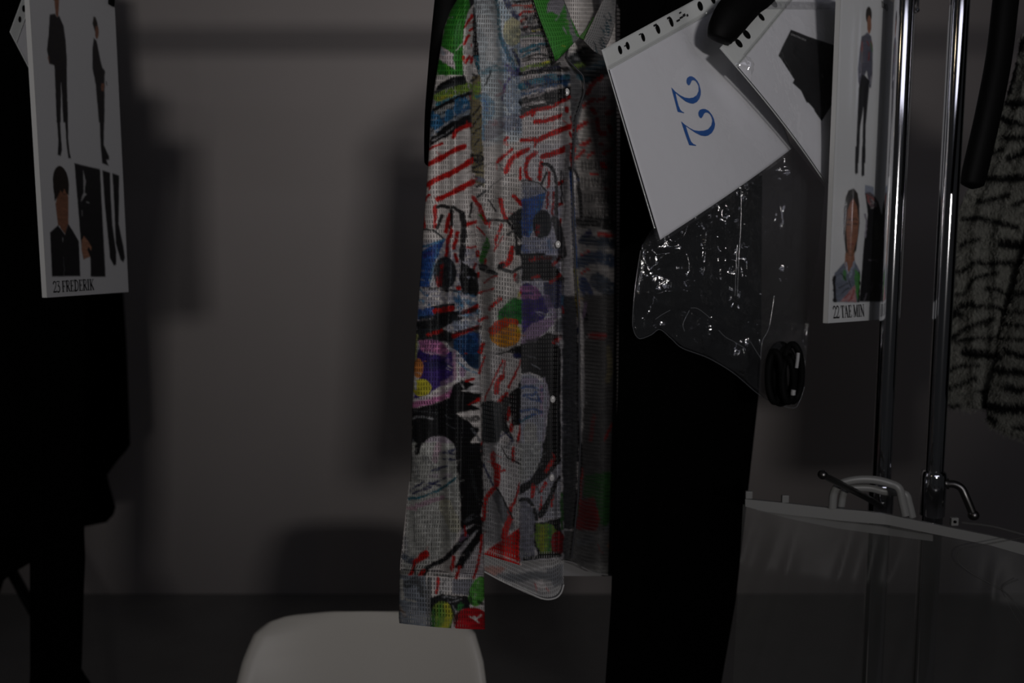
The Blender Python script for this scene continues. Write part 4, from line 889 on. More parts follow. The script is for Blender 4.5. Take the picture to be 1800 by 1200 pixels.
# ---- cuff
C.frame(680, 920, 4.286)
po([(60,380),(290,395),(330,790),(60,760)], (.24,.26,.29)); st([(105,430),(115,560)], 30, (.55,.54,.50), .95, .1); st([(150,460),(230,430),(270,520)], 60, (.08,.085,.09), .8, .25); st([(150,570),(215,585)], 14, (.45,.44,.40), .9); st([(200,640),(260,720)], 70, 'E', .4, .3); st([(95,620),(135,690)], 24, (.4,.37,.35), .9, .2); st([(100,650),(130,665)], 10, 'V', .8)
st([(270,450),(300,620),(290,750)], 10, 'E', .6); st([(320,420),(315,780)], 40, 'D', .9); po([(340,405),(515,415),(470,505),(370,545)], (.55,.53,.52)); st([(388,408),(374,525)], 20, 'R'); st([(440,430),(400,520)], 14, 'C', .7, .3)
po([(495,420),(650,415),(640,540),(490,530)], (.27,.27,.30)); st([(360,385),(500,400)], 16, 'C', .8, .3)
po([(330,560),(420,530),(630,545),(620,640),(520,660),(480,800),(330,790)], 'K'); el(415, 700, 82, 118, 'e'); st([(450,620),(470,700),(430,790)], 48, (.44,.42,.04), .9, .15); st([(350,650),(350,770)], 28, (.03,.12,.03), .9, .15); st([(400,620),(390,760)], 20, 'G', .7, .25)
for q in [[(420,550),(520,560)], [(470,590),(560,570)], [(500,620),(520,680)]]: st(q, 12, 'E', .8, .3)
st([(560,610),(540,640)], 40, 'g', .9, .2); el(690, 510, 66, 118, (.12,.36,.07), rot=.3); st([(690,440),(660,560)], 18, 'W', .35, .45); st([(640,600),(620,500)], 20, 'K', .8, .3); st([(690,590),(720,600)], 22, 'K', .8)
el(640, 740, 138, 108, (.42,.012,.02)); po([(500,690),(560,650),(520,760),(500,790)], 'K', .8); st([(625,700),(660,720),(690,745)], 12, 'W'); st([(665,715),(710,690)], 10, 'W'); st([(660,700),(670,720)], 16, 'W')
# ---- front fold nearest the sleeve, upper
C.frame(700, 0, 4.286)
po([(560,-80),(930,-80),(930,1060),(640,1110),(628,700),(600,300)], 'L')
for q in [[(600,20),(730,10)], [(600,60),(700,70)]]: st(q, 30, (.26,.26,.28), .6, .4)
st([(640,150),(720,300),(700,420)], 90, (.62,.63,.63), .8, .25); st([(740,-20),(755,120),(765,250),(820,390),(890,530)], (26,36), 't', .95, .3); st([(760,300),(800,420),(780,470)], 60, 'b', .35, .3)
el(862, 240, 72, 110, 'y', .8, .1); st([(880,380),(900,470)], 34, 'y', .7, .2); st([(812,0),(850,70),(925,145)], 50, 'N', .85, .32); st([(770,40),(820,130)], 50, 'b', .25, .2)
st([(635,560),(720,515),(800,525)], 44, 'T', .6, .34); st([(700,530),(660,640)], 14, 'K', .9, .2)
st([(860,370),(905,460),(930,540)], 26, 'N', .85, .3); st([(820,500),(880,560),(915,520)], 44, 'P', .75, .38); st([(840,590),(800,660),(780,750)], 20, 'P', .8, .36); st([(830,440),(880,500)], 30, 'b', .6, .4)
st([(650,740),(690,800),(670,900)], 80, 'b', .55, .3); st([(650,760),(660,820)], 40, 'B', .5, .36); st([(760,600),(800,680),(740,720)], 20, (.5,.16,.2), .4, .4); po([(640,960),(700,900),(930,850),(930,950),(800,1000),(650,1080)], (.34,.33,.36), .75, .2); st([(700,920),(780,940)], 40, (.4,.22,.22), .5, .36); st([(640,830),(640,1050)], 18, 'b', .7, .3)
for q, w in [([(822,1035),(798,1060),(822,1095)],24), ([(795,1080),(820,1075)],14), ([(755,1200),(800,1160),(855,1125)],18), ([(845,1205),(900,1145),(968,1130)],24)]: st(q, w, 'R')
C.frame(700, 260, 4.286)
po([(640,-50),(930,-50),(930,1200),(760,1200),(640,900),(600,500)], (.55,.53,.51), .55, .15)
for q, w in [([(660,370),(700,290),(800,220),(900,200)],8), ([(640,140),(720,110),(800,140)],6), ([(700,380),(800,370),(900,350)],5), ([(760,130),(830,200)],6)]: st(q, w, 'C', .7)
st([(680,390),(735,475)], 12, 'K'); po([(556,-20),(640,-20),(655,300),(585,265)], 'o', .95); st([(590,80),(620,70)], 46, 'K', .9, .3)
for q in [[(560,60),(630,40)], [(565,150),(635,120)], [(560,170),(640,190)], [(580,220),(640,240)], [(590,290),(650,260)], [(570,90),(600,110),(640,90)]]: st(q, 16, 'K', .95, .2)
st([(600,230),(640,240)], 40, (.16,.18,.24), .8, .3); st([(600,370),(655,325)], 20, 'C')
for q, w in [([(748,105),(860,8)],24), ([(812,178),(850,90),(930,32),(975,12)],36), ([(770,388),(785,460),(812,535)],30), ([(868,358),(900,390),(935,425)],32), ([(565,372),(610,440),(640,520),(665,565)],(30,36)), ([(590,592),(650,650)],16), ([(778,580),(735,700)],26), ([(735,690),(730,775)],14), ([(790,660),(735,760)],8), ([(690,565),(685,595)],18), ([(858,750),(835,850),(785,882)],(34,50)), ([(650,1015),(690,980),(745,960)],14), ([(608,1092),(715,1058)],16), ([(700,1200),(765,1135)],28), ([(660,840),(650,880)],24), ([(880,960),(885,990)],30)]: st(q, w, 'R')
po([(828,525),(870,480),(938,450),(938,710),(880,640),(860,570)], 'C'); st([(675,545),(760,545),(830,545)], 20, 'K', .95, .1); st([(830,555),(880,640),(900,790)], 20, 'K'); po([(870,740),(938,720),(938,815),(880,802)], 'C'); st([(830,650),(870,630)], 20, 'C'); st([(760,900),(850,932),(935,895)], 28, 'C', .95); st([(765,890),(790,880)], 34, 'K')
po([(600,500),(630,495),(655,550),(630,530)], 'G'); po([(672,665),(692,740),(640,880),(606,860),(640,720)], 'G'); po([(606,870),(660,880),(755,950),(740,965),(610,920)], 'C'); el(900, 985, 16, 40, 'D', .8)
el(880, 1185, 70, 60, 'g'); st([(925,1090),(905,1130)], 26, 'Y', .7, .2); st([(930,1070),(925,1090)], 16, 'R')
# ---- front fold nearest the sleeve, lower
C.frame(680, 520, 4.286)
po([(690,0),(1022,0),(1022,1250),(710,1250)], (.52,.50,.48), .5)
st([(800,180),(720,430)], 26, (.62,.60,.58)); po([(835,120),(900,60),(960,15),(1024,40),(1020,215),(835,195)], 'g'); st([(880,140),(1000,130)], 40, (.03,.13,.05), .8, .3)
el(892, 290, 118, 98, (.58,.27,.03)); st([(800,260),(860,210),(960,205)], 70, (.55,.06,.025), .95, .1); st([(940,230),(1000,260)], 50, 'Y', .5, .2); st([(850,280),(960,250)], 40, 'O', .8, .2)
for q, w in [([(772,100),(800,70),(855,25)],(22,30)), ([(695,185),(755,158)],26), ([(705,420),(725,365)],34), ([(695,580),(740,455)],16), ([(735,780),(800,640),(872,485)],(12,14)), ([(918,690),(970,580),(1008,485)],(20,10)), ([(880,600),(890,480)],8), ([(828,725),(838,650),(872,608)],(44,38)), ([(850,800),(900,738)],34), ([(900,930),(928,850)],34), ([(935,1010),(950,945)],30), ([(725,1170),(760,1020),(795,900)],(34,12)), ([(985,1110),(1005,975)],20), ([(720,1120),(740,1060)],30), ([(955,1150),(950,1200)],30), ([(790,1200),(800,1150)],30)]: st(q, w, 'R')
st([(820,445),(900,420),(1024,390)], 10, 'K'); po([(900,425),(960,380),(1024,372),(1024,470),(950,430)], 'K'); el(985, 450, 40, 20, 'N')
po([(715,800),(800,790),(860,805),(880,900),(940,1050),(870,1020),(810,1180),(715,1200)], 'C'); po([(860,790),(905,740),(925,770),(900,960),(960,1080),(940,1110),(880,950)], 'K', .9); po([(1022,600),(1022,960),(950,985),(930,850),(915,740),(985,690)], 'K')
po([(825,1210),(862,1045),(920,1028),(942,1110),(990,1130),(1000,1210)], 'W', .9); st([(850,1060),(900,1035),(950,1100)], 12, 'N'); st([(910,1140),(940,1100)], 26, 'N', .8)
C.frame(680, 780, 4.286)
po([(725,-10),(1005,-10),(1005,640),(780,780),(728,800)], (.55,.54,.53), .7)
po([(728,470),(800,370),(832,335),(930,510),(965,640),(900,670),(870,600),(860,740),(728,740)], (.30,.30,.31), .6, .1); po([(790,380),(832,340),(930,510),(962,640),(905,660),(860,560)], (.17,.175,.185), .9)
for q, w in [([(800,75),(805,150),(845,172)],(38,34)), ([(830,190),(830,302)],48), ([(858,207),(888,198)],18), ([(955,35),(950,130)],24), ([(815,330),(755,395),(738,470),(730,570)],(36,26)), ([(1003,290),(960,440),(920,485)],(14,24)), ([(935,465),(925,510)],34), ([(930,555),(895,640),(885,695)],(44,52))]: st(q, w, 'R')
st([(865,30),(910,100),(1003,150)], 10, 'K'); st([(728,155),(800,310)], 12, 'N'); st([(830,330),(920,500),(950,560)], 14, 'K')
po([(725,835),(760,795),(1003,630),(1003,925)], 'R', 1, 0, 1.0)
for i in range(12): st([(745 + i*22, 795 + i*8.5), (757 + i*22, 799 + i*8.5)], 8, 'W', .9, 0, .3)
# ---- front fold further back, upper
C.frame(900, 0, 9)
po([(130,-500),(420,-500),(420,300),(700,980),(1150,1200),(1150,1400),(130,1400)], (.50,.46,.44))
for q, w, c_ in [([(0,30),(340,20)],50,'K'), ([(10,85),(320,85)],34,(.42,.09,.06)), ([(130,230),(180,190),(360,180)],(44,30),'R'), ([(200,110),(330,110)],20,'R'), ([(150,330),(230,300)],60,'r'), ([(250,300),(400,270)],70,'K'), ([(180,430),(300,430)],30,'r'), ([(170,470),(460,420)],60,'K'), ([(330,490),(470,470)],18,'Y'), ([(150,560),(330,520),(500,540)],46,'D'), ([(150,590),(360,560),(540,590)],14,'g')]: st(q, w, c_, .95, .25)
for q, w in [([(160,260),(400,240)],40), ([(150,380),(440,350)],50), ([(150,520),(500,500)],26), ([(160,640),(380,640)],12), ([(180,760),(560,720)],16)]: st(q, w, 'K', .8, .36)
for q in [[(220,380),(290,240)], [(300,350),(330,260)], [(380,380),(430,390)]]: st(q, 20, 'E', .7, .3)
for q, w, c_ in [([(150,810),(300,735),(540,690)],(60,50),'T'), ([(150,900),(350,800),(420,770)],40,'T'), ([(160,930),(400,865),(620,890)],(22,40),'K'), ([(150,850),(280,800),(560,740)],20,'K'), ([(160,980),(330,930),(640,910)],24,'K'), ([(160,1100),(300,1045),(500,1020),(600,975)],64,'e'), ([(480,1000),(570,975)],34,'Y'), ([(150,1170),(400,1120),(740,1060)],56,'N'), ([(520,1050),(740,1010)],60,'C')]: st(q, w, c_, .95, .22)
C.frame(700, 0, 4.286)
for q, w, c_ in [([(925,560),(1100,530),(1330,520)],34,'K'), ([(930,650),(1050,600),(1200,580),(1330,570)],56,'T'), ([(940,710),(1100,645),(1300,605)],40,(.05,.12,.22)), ([(960,620),(1010,660)],30,'N'), ([(1120,590),(1180,640)],46,'U'), ([(1220,580),(1260,640)],36,'U'), ([(1040,650),(1090,700)],50,(.16,.18,.26)), ([(930,765),(1080,720),(1300,680)],44,'K'), ([(1120,740),(1300,720)],60,'K'), ([(930,825),(1100,790),(1250,745)],34,'K'), ([(930,850),(1000,830)],30,'C')]: st(q, w, c_, .95, .2)
for q, w in [([(930,610),(1080,580),(1310,560)],14), ([(930,680),(1080,640),(1300,600)],16), ([(1000,740),(1150,690),(1310,660)],24), ([(930,790),(1050,760),(1200,730)],26)]: st(q, w, 'K', .85, .32)
for q in [[(950,600),(1080,570)], [(960,690),(1060,660)], [(1130,690),(1220,640)], [(940,790),(1100,760)], [(1200,560),(1290,550)], [(980,740),(1100,700)]]: st(q, 14, (.52,.47,.46), .8, .25)
for q, w in [([(930,880),(1020,835),(1150,810)],28), ([(1170,800),(1240,760),(1320,725)],24), ([(1010,870),(1030,830)],26), ([(1035,920),(1130,905),(1225,870)],(40,32)), ([(925,1055),(1035,1048)],32), ([(1040,1065),(1150,1010),(1300,950)],(34,46)), ([(1030,1100),(1040,1060)],18), ([(1085,1178),(1190,1150),(1310,1095)],(34,46)), ([(1270,815),(1270,840)],32), ([(1300,880),(1310,920)],24), ([(1290,1000),(1320,1050)],22), ([(1270,1120),(1310,1180)],22)]: st(q, w, 'R')
# ---- front fold further back, middle
C.frame(700, 260, 4.286)
for q, w in [([(1090,62),(1180,40),(1310,-15)],38), ([(1035,35),(975,90),(965,200),(995,238)],(36,30)), ([(920,150),(920,235)],18), ([(1078,108),(1065,235)],32), ([(1140,185),(1130,295)],22), ([(1130,330),(1120,455)],16), ([(1170,330),(1160,500)],16), ([(1200,270),(1260,240)],26), ([(1195,440),(1230,420)],26), ([(1225,540),(1215,580)],16)]: st(q, w, 'R')
for q, w in [([(1088,118),(1150,140),(1190,250),(1190,500)],(22,30)), ([(1115,188),(1078,265)],20), ([(1225,170),(1232,420)],12), ([(1245,180),(1250,400)],8)]: st(q, w, 'K', .95, .1)
po([(930,255),(1040,262),(1112,325),(935,395)], 'E', .9); st([(935,248),(1040,258),(1115,322)], 12, 'C'); po([(930,392),(1115,328),(1095,420),(1035,560),(990,670),(930,660)], 'B', .95); st([(1090,350),(1030,540),(990,640)], 24, 'b', .7, .3); st([(950,420),(960,640)], 40, 'N', .6, .3)
el(1085, 575, 72, 112, 'C'); st([(1050,590),(1045,650)], 30, 'r', .9, .2); po([(930,680),(1150,670),(1180,800),(930,800)], (.50,.50,.53), .85); st([(950,750),(970,800)], 50, 'B', .5, .3); st([(1130,700),(1150,760)], 30, 'b', .5, .3)
po([(930,800),(1100,788),(1160,860),(1250,970),(1250,1010),(1100,1000),(930,1005)], 'K'); st([(1000,838),(1070,825),(1145,832)], 32, 'R'); st([(1010,978),(1060,965)], 24, 'R'); st([(1030,990),(1080,995)], 14, 'E'); st([(1150,850),(1230,930)], 8, 'E', .7); st([(1170,880),(1220,820)], 28, 'R')
st([(1180,540),(1215,650),(1240,800)], 60, 'K', .9, .1); po([(930,1010),(1010,1035),(1095,1120),(1095,1210),(930,1210)], 'P'); st([(940,1060),(1030,1070),(1060,1150)], 50, 'p', .85, .2); po([(1090,1010),(1250,1000),(1250,1210),(1120,1210)], 'N', .9); st([(1150,1010),(1220,960)], 24, 'R')
# ---- front fold further back, lower
C.frame(680, 520, 4.286)
po([(1018,0),(1190,0),(1215,120),(1160,210),(1018,285)], 'P'); st([(1030,5),(1130,10)], 34, 'p', .9, .1); st([(1040,150),(1120,180)], 50, 'N', .7, .3); st([(1120,115),(1190,135)], 8, 'W', .8); st([(1130,130),(1160,150)], 6, 'W', .8)
po([(1018,290),(1100,205),(1230,160),(1270,200),(1200,270),(1120,340),(1018,365)], 'l'); st([(1200,10),(1260,150)], 50, 'l', .7, .3); po([(1270,190),(1330,150),(1330,280),(1270,270)], 'D', .9)
po([(1010,360),(1120,345),(1200,275),(1310,300),(1310,1250),(1165,1250),(1225,800),(1185,620),(1080,575),(1010,585)], 'K'); st([(1265,350),(1310,310)], 34, 'R', .9, .1); st([(1280,360),(1320,370)], 20, 'E', .8); st([(1090,510),(1150,550)], 8, 'E', .8); st([(1060,450),(1120,465)], 6, 'E', .7)
po([(1010,600),(1080,588),(1185,650),(1222,780),(1195,1000),(1168,1250),(1005,1250)], (.42,.42,.45)); st([(1185,620),(1215,760),(1190,960),(1170,1150)], 18, (.40,.36,.40)); st([(1165,680),(1170,900)], 26, 'p', .45, .2); st([(1030,640),(1120,640)], 50, 'l', .5, .3); st([(1080,1000),(1090,1180)], 100, 'y', .3, .1)
for q in [[(1020,690),(1080,680),(1170,710)], [(1030,750),(1110,740)], [(1015,870),(1100,850),(1170,880)], [(1005,940),(1100,895),(1170,870)], [(1120,720),(1160,800)], [(1060,770),(1140,790)]]: st(q, 22, (.06,.12,.28), .85, .28)
st([(1010,950),(1080,905)], 14, 'T', .9)
C.frame(680, 780, 4.286)
po([(1000,-10),(1172,-10),(1150,150),(1075,280),(1000,320)], (.45,.45,.42)); po([(1000,300),(1310,100),(1310,560),(1000,560)], (.42,.41,.42)); po([(1176,-10),(1310,-10),(1300,150),(1150,300),(1000,380),(1000,312),(1080,272),(1160,130)], 'K')
for q, w in [([(1245,130),(1200,205)],28), ([(1195,295),(1160,355)],28), ([(1105,315),(1095,395)],28), ([(1252,365),(1240,465)],20), ([(1165,405),(1150,555)],16), ([(1260,90),(1265,120)],16)]: st(q, w, 'R')
st([(1300,120),(1230,210),(1150,290)], 20, 'K'); st([(1265,320),(1210,440),(1160,535)], (34,48), 'K'); st([(1130,320),(1150,360)], 24, 'C', .9, .3); st([(1240,340),(1300,250)], 24, 'K')
po([(1000,415),(1090,415),(1140,540),(1105,700),(1120,880),(1000,890)], (.25,.245,.27)); st([(1005,425),(1060,420),(1110,490),(1130,570)], 28, 'K', .95, .1); st([(1010,470),(1070,560),(1070,720)], 10, 'E', .5); st([(1095,475),(1130,470)], 10, 'W', .8, .2)
po([(1112,600),(1310,560),(1310,840),(1150,850),(1105,740)], 'K'); po([(1125,600),(1240,600),(1285,650),(1235,725),(1245,815),(1160,825),(1115,720)], 'e'); st([(1170,640),(1170,790)], 40, (.34,.36,.04), .9, .15); st([(1230,620),(1225,800)], 24, 'g', .9, .2); st([(1165,565),(1200,580)], 24, 'E', .7, .3); el(1290, 745, 54, 92, (.32,.015,.02)); st([(1040,865),(1160,850),(1300,838)], 34, 'K'); st([(1010,800),(1060,860)], 30, 'D', .8)
# ---- placket and the half in the shade, that shade painted in as dark colour
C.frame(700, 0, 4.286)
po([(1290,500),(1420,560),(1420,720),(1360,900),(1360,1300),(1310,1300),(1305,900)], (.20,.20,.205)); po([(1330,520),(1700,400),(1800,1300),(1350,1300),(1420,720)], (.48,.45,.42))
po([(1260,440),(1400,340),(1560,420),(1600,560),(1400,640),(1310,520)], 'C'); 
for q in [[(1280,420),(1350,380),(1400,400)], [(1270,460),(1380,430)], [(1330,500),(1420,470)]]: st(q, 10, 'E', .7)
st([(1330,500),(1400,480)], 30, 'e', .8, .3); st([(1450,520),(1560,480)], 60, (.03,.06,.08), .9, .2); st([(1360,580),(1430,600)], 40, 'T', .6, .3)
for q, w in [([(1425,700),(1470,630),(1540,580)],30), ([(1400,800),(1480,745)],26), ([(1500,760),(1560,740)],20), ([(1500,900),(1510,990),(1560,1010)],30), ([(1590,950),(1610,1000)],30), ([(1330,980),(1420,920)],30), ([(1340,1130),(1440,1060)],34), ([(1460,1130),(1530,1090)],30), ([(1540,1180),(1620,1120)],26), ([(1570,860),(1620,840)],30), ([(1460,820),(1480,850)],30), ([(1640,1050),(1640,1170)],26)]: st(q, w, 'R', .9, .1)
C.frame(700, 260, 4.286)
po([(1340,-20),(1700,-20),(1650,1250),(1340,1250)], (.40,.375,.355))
st([(1250,-10),(1290,60),(1310,140)], 16, 'R', .9); po([(1262,-20),(1300,-20),(1272,300),(1250,600),(1238,1250),(1226,1250)], (.36,.34,.32), .9)  # pale strip is the lit pleat edge, its light painted in
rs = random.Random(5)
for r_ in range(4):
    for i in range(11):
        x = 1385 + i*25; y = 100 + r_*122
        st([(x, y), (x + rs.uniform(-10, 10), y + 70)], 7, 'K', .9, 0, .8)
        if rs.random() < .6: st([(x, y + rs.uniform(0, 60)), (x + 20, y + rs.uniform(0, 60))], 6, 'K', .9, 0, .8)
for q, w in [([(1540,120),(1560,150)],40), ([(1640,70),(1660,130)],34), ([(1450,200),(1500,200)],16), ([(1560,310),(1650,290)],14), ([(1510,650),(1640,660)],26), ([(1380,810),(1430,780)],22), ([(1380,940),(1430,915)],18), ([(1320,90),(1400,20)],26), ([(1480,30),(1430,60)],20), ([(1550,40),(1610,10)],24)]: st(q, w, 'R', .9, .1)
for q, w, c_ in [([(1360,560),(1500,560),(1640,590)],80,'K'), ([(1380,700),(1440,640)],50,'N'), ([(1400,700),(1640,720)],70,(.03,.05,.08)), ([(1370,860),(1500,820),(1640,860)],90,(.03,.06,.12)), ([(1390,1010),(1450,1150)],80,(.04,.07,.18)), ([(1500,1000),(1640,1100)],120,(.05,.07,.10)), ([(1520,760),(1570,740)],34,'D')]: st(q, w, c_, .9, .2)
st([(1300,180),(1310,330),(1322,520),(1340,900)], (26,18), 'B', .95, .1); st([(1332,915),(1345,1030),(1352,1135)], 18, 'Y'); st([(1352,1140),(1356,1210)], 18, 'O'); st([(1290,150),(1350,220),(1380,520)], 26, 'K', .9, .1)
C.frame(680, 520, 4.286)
po([(1320,0),(1425,0),(1440,300),(1445,1250),(1320,1250)], (.10,.10,.105)); po([(1480,-10),(1740,-10),(1740,1260),(1460,1260),(1490,700)], (.10,.095,.09)); st([(1325,0),(1325,100)], 20, 'b', .6); st([(1326,80),(1330,130)], 16, 'R', .8); st([(1310,280),(1315,380)], 30, 'W', .6)  # grey band by the placket and dark half: shading painted into the print
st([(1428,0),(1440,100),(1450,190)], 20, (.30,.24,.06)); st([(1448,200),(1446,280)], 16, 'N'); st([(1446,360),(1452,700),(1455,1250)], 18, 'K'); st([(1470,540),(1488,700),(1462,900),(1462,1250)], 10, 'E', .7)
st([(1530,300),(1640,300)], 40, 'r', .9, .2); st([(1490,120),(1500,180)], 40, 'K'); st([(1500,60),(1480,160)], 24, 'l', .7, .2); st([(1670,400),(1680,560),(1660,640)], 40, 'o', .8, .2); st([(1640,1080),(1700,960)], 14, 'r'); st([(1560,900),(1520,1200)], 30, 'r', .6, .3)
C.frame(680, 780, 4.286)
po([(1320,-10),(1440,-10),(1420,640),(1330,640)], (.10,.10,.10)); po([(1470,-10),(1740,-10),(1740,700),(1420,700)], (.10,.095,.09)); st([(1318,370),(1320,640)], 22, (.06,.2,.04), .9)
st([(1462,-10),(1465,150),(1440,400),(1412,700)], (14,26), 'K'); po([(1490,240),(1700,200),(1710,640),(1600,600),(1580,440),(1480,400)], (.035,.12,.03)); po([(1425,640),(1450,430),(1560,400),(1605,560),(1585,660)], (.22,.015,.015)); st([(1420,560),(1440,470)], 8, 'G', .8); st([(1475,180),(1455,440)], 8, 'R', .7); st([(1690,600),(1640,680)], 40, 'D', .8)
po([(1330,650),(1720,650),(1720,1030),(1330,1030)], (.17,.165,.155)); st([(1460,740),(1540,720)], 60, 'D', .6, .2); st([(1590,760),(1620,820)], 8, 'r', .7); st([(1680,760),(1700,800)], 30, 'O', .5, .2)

# regions multiplied darker: half-shade of the folds and some print tone painted in
C.frame(0, 0, 1)
wash = C.wash  # multiplies darker: fold half-shade and some print tone put into the colour
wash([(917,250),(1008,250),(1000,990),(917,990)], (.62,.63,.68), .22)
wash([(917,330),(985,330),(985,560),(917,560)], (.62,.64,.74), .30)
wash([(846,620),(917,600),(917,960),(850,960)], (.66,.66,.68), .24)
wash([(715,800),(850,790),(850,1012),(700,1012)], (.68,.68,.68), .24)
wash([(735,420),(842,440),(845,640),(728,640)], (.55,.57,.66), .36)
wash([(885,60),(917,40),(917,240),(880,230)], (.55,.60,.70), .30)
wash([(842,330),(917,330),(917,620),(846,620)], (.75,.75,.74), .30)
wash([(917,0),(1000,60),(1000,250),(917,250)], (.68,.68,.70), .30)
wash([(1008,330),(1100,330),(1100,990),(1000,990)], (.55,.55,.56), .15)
for q, w in [([(770,590),(845,575)],6), ([(740,560),(835,545)],8), ([(735,745),(840,735)],10), ([(920,450),(985,455)],10), ([(925,600),(985,590)],8), ([(745,505),(830,515)],5)]: st(q, w, 'K', .8, .3)
C.smudge(1700, 12)
yy_, xx_ = np.mgrid[0:C.h, 0:C.w]
C.a *= (.78 + .50*fbm(xx_/6.0, yy_/4.0, 301, 3))[..., None]
C.a = .66*(np.clip(C.a, 0, 1)/.66)**1.18
# ------------------------------------------------------------------ geometry
shirt = empty('shirt', (.06, .93, 1.03), 'open-mesh shirt with a colourful painted print, hanging in the middle', 'shirt')
nv, nu = 540, 76
# sleeve
SL = [(-70,822),(-30,815),(0,803),(20,791),(50,780),(100,772),(130,767),(200,757),(262,754),(320,750),(400,744),(470,740),(540,734),(600,730),(660,727),(720,724),(800,723),(846,721),(850,719),(930,713),(1006,706),(1012,705)]
SR = [(-70,842),(0,838),(60,834),(100,832),(150,832),(200,829),(260,829),(330,831),(400,835),(470,840),(540,841),(600,843),(700,846),(780,848),(850,850),(1012,851)]
y = np.linspace(-70, 1012, nv); xl = ip(SL, y); xr = ip(SR, y)
def ring(nf, nb): return np.concatenate((np.linspace(0, 1, nf), np.linspace(1, 0, nb)[1:-1])), np.concatenate((np.ones(nf), -np.ones(nb - 2)))
s, sd_ = ring(nu, 30); S, YY = np.meshgrid(s, y); SD = np.broadcast_to(sd_, S.shape)
X = xl[:, None] + (xr - xl)[:, None]*S
b_ = np.sin(np.pi*S)**.6
base = .812 + .012*S
fold = .010*np.exp(-((X - (793 + 8*np.sin(YY/150)))/9)**2)*np.clip((YY - 120)/80, 0, 1) + .006*np.exp(-((X - 818 - 10*np.sin(YY/210))/7)**2) - .006*np.exp(-((X - 770)/10)**2)
D = base - np.where(SD > 0, .022*b_ + (fold + .006*(fbm(X/30, YY/60, 2, 3) - .45))*b_, -.028*b_)
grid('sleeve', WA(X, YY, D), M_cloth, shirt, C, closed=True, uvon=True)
# cuff
y = np.linspace(1006, 1104, 60); s, sd_ = ring(nu, 30); S, YY = np.meshgrid(s, y); SD = np.broadcast_to(sd_, S.shape)
xl = ip([(1006,703),(1012,702),(1050,701),(1094,701),(1104,702)], y); xr = ip([(1006,851),(1104,853)], y)
X = xl[:, None] + (xr - xl)[:, None]*S
YY = YY + ((S - .5)*8*(1 - (YY - 1006)/98) + (-9*(1 - S)**2.0 + 2*S)*(YY - 1006)/98)
b_ = np.sin(np.pi*S)**.6
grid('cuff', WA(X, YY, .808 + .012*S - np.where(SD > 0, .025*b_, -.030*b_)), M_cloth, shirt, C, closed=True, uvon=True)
# sleeve vent flap edge
P = np.array([[W(x0 + (x1 - x0)*t_, y_, .808 - .004*t_) for t_ in np.linspace(0, 1, 8)] for y_, x0, x1 in zip(np.linspace(846, 1004, 50), ip([(846,719),(985,704),(1004,703)], np.linspace(846,1004,50)), np.full(50, 728.0))])
grid('sleeve_vent', P, M_cloth, shirt, C, uvon=True)

# right front with its pleat
XR = [(-80,975),(0,985),(60,1005),(80,998),(103,996),(118,1010),(131,1024),(150,1028),(163,1027),(185,1020),(205,1013),(260,1009),(300,1006),(380,1008),(480,1012),(560,1018),(700,1018),(780,1020),(873,1016),(943,1009),(984,1004)]
XLf = [(-80,826),(0,824),(60,814),(100,808),(200,798),(300,794),(1000,800)]
p = np.linspace(0, 1, 170)
def hem(pv): return np.where(pv < .45, 974 + 20*np.clip((800 + 117*pv/.45 - 850)/67, -.5, 1), np.where(pv < .52, 994 - 8*(pv - .45)/.07, 986 - 4*(pv - .52)/.48))
t_ = np.linspace(0, 1, nv); Pp, Tt = np.meshgrid(p, t_)
YY = -75 + (hem(Pp) + 75)*Tt
xl = ip(XLf, YY.ravel()).reshape(YY.shape); xr = ip(XR, YY.ravel()).reshape(YY.shape)
xe = 917.0
X = np.where(Pp < .45, xl + (xe - xl)*Pp/.45, np.where(Pp < .52, xe - 10*(Pp - .45)/.07, 907 + (xr - 907)*(Pp - .52)/.48))
Yd = np.where(Pp < .45, .876 - .040*Pp/.45, np.where(Pp < .52, .836 + .032*(Pp - .45)/.07, .868 + .022*(Pp - .52)/.40 + .45*np.clip(Pp - .88, 0, 1)))
Yd = Yd - .008*np.exp(-((X - 985 - 5*np.sin(YY/160))/6)**2)*(Pp > .52) - .009*np.exp(-(((X - 843) - (YY - 330)*.20)/12)**2)*np.exp(-((YY - 410)/110)**2)*(Pp < .45)
Yd = Yd + .014*np.exp(-(((X - 838) - (YY - 470)*.10)/14)**2)*np.exp(-((YY - 520)/80)**2)*(Pp < .45) - .006*np.exp(-((X - 875 - 12*np.sin(YY/130))/9)**2)*(Pp < .45)
Yd = Yd + .004*(fbm(X/35, YY/80, 9, 3) - .45)
FR = WA(X, YY, Yd)
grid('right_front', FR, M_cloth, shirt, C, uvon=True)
# button band edge: a thin turned edge along the opening
e_y = np.linspace(60, 980, 90)
tube('front_edge', bez([W(x_, y_, .931) for x_, y_ in zip(ip(XR, e_y), e_y)], 2), .0011, M_cloth_solid if False else mat('dark_edge', (.03,.03,.034), .6), shirt, 6)
# left front in the shade
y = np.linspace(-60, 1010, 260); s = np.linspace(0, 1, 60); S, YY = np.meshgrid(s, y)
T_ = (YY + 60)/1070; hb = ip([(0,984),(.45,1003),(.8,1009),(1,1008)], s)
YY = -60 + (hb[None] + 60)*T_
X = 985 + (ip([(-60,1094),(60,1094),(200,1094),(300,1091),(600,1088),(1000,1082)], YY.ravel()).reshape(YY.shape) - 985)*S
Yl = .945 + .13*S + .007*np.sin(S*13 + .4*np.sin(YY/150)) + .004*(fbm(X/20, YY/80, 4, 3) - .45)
grid('left_front', WA(X, YY, Yl), M_cloth, shirt, C, uvon=True)
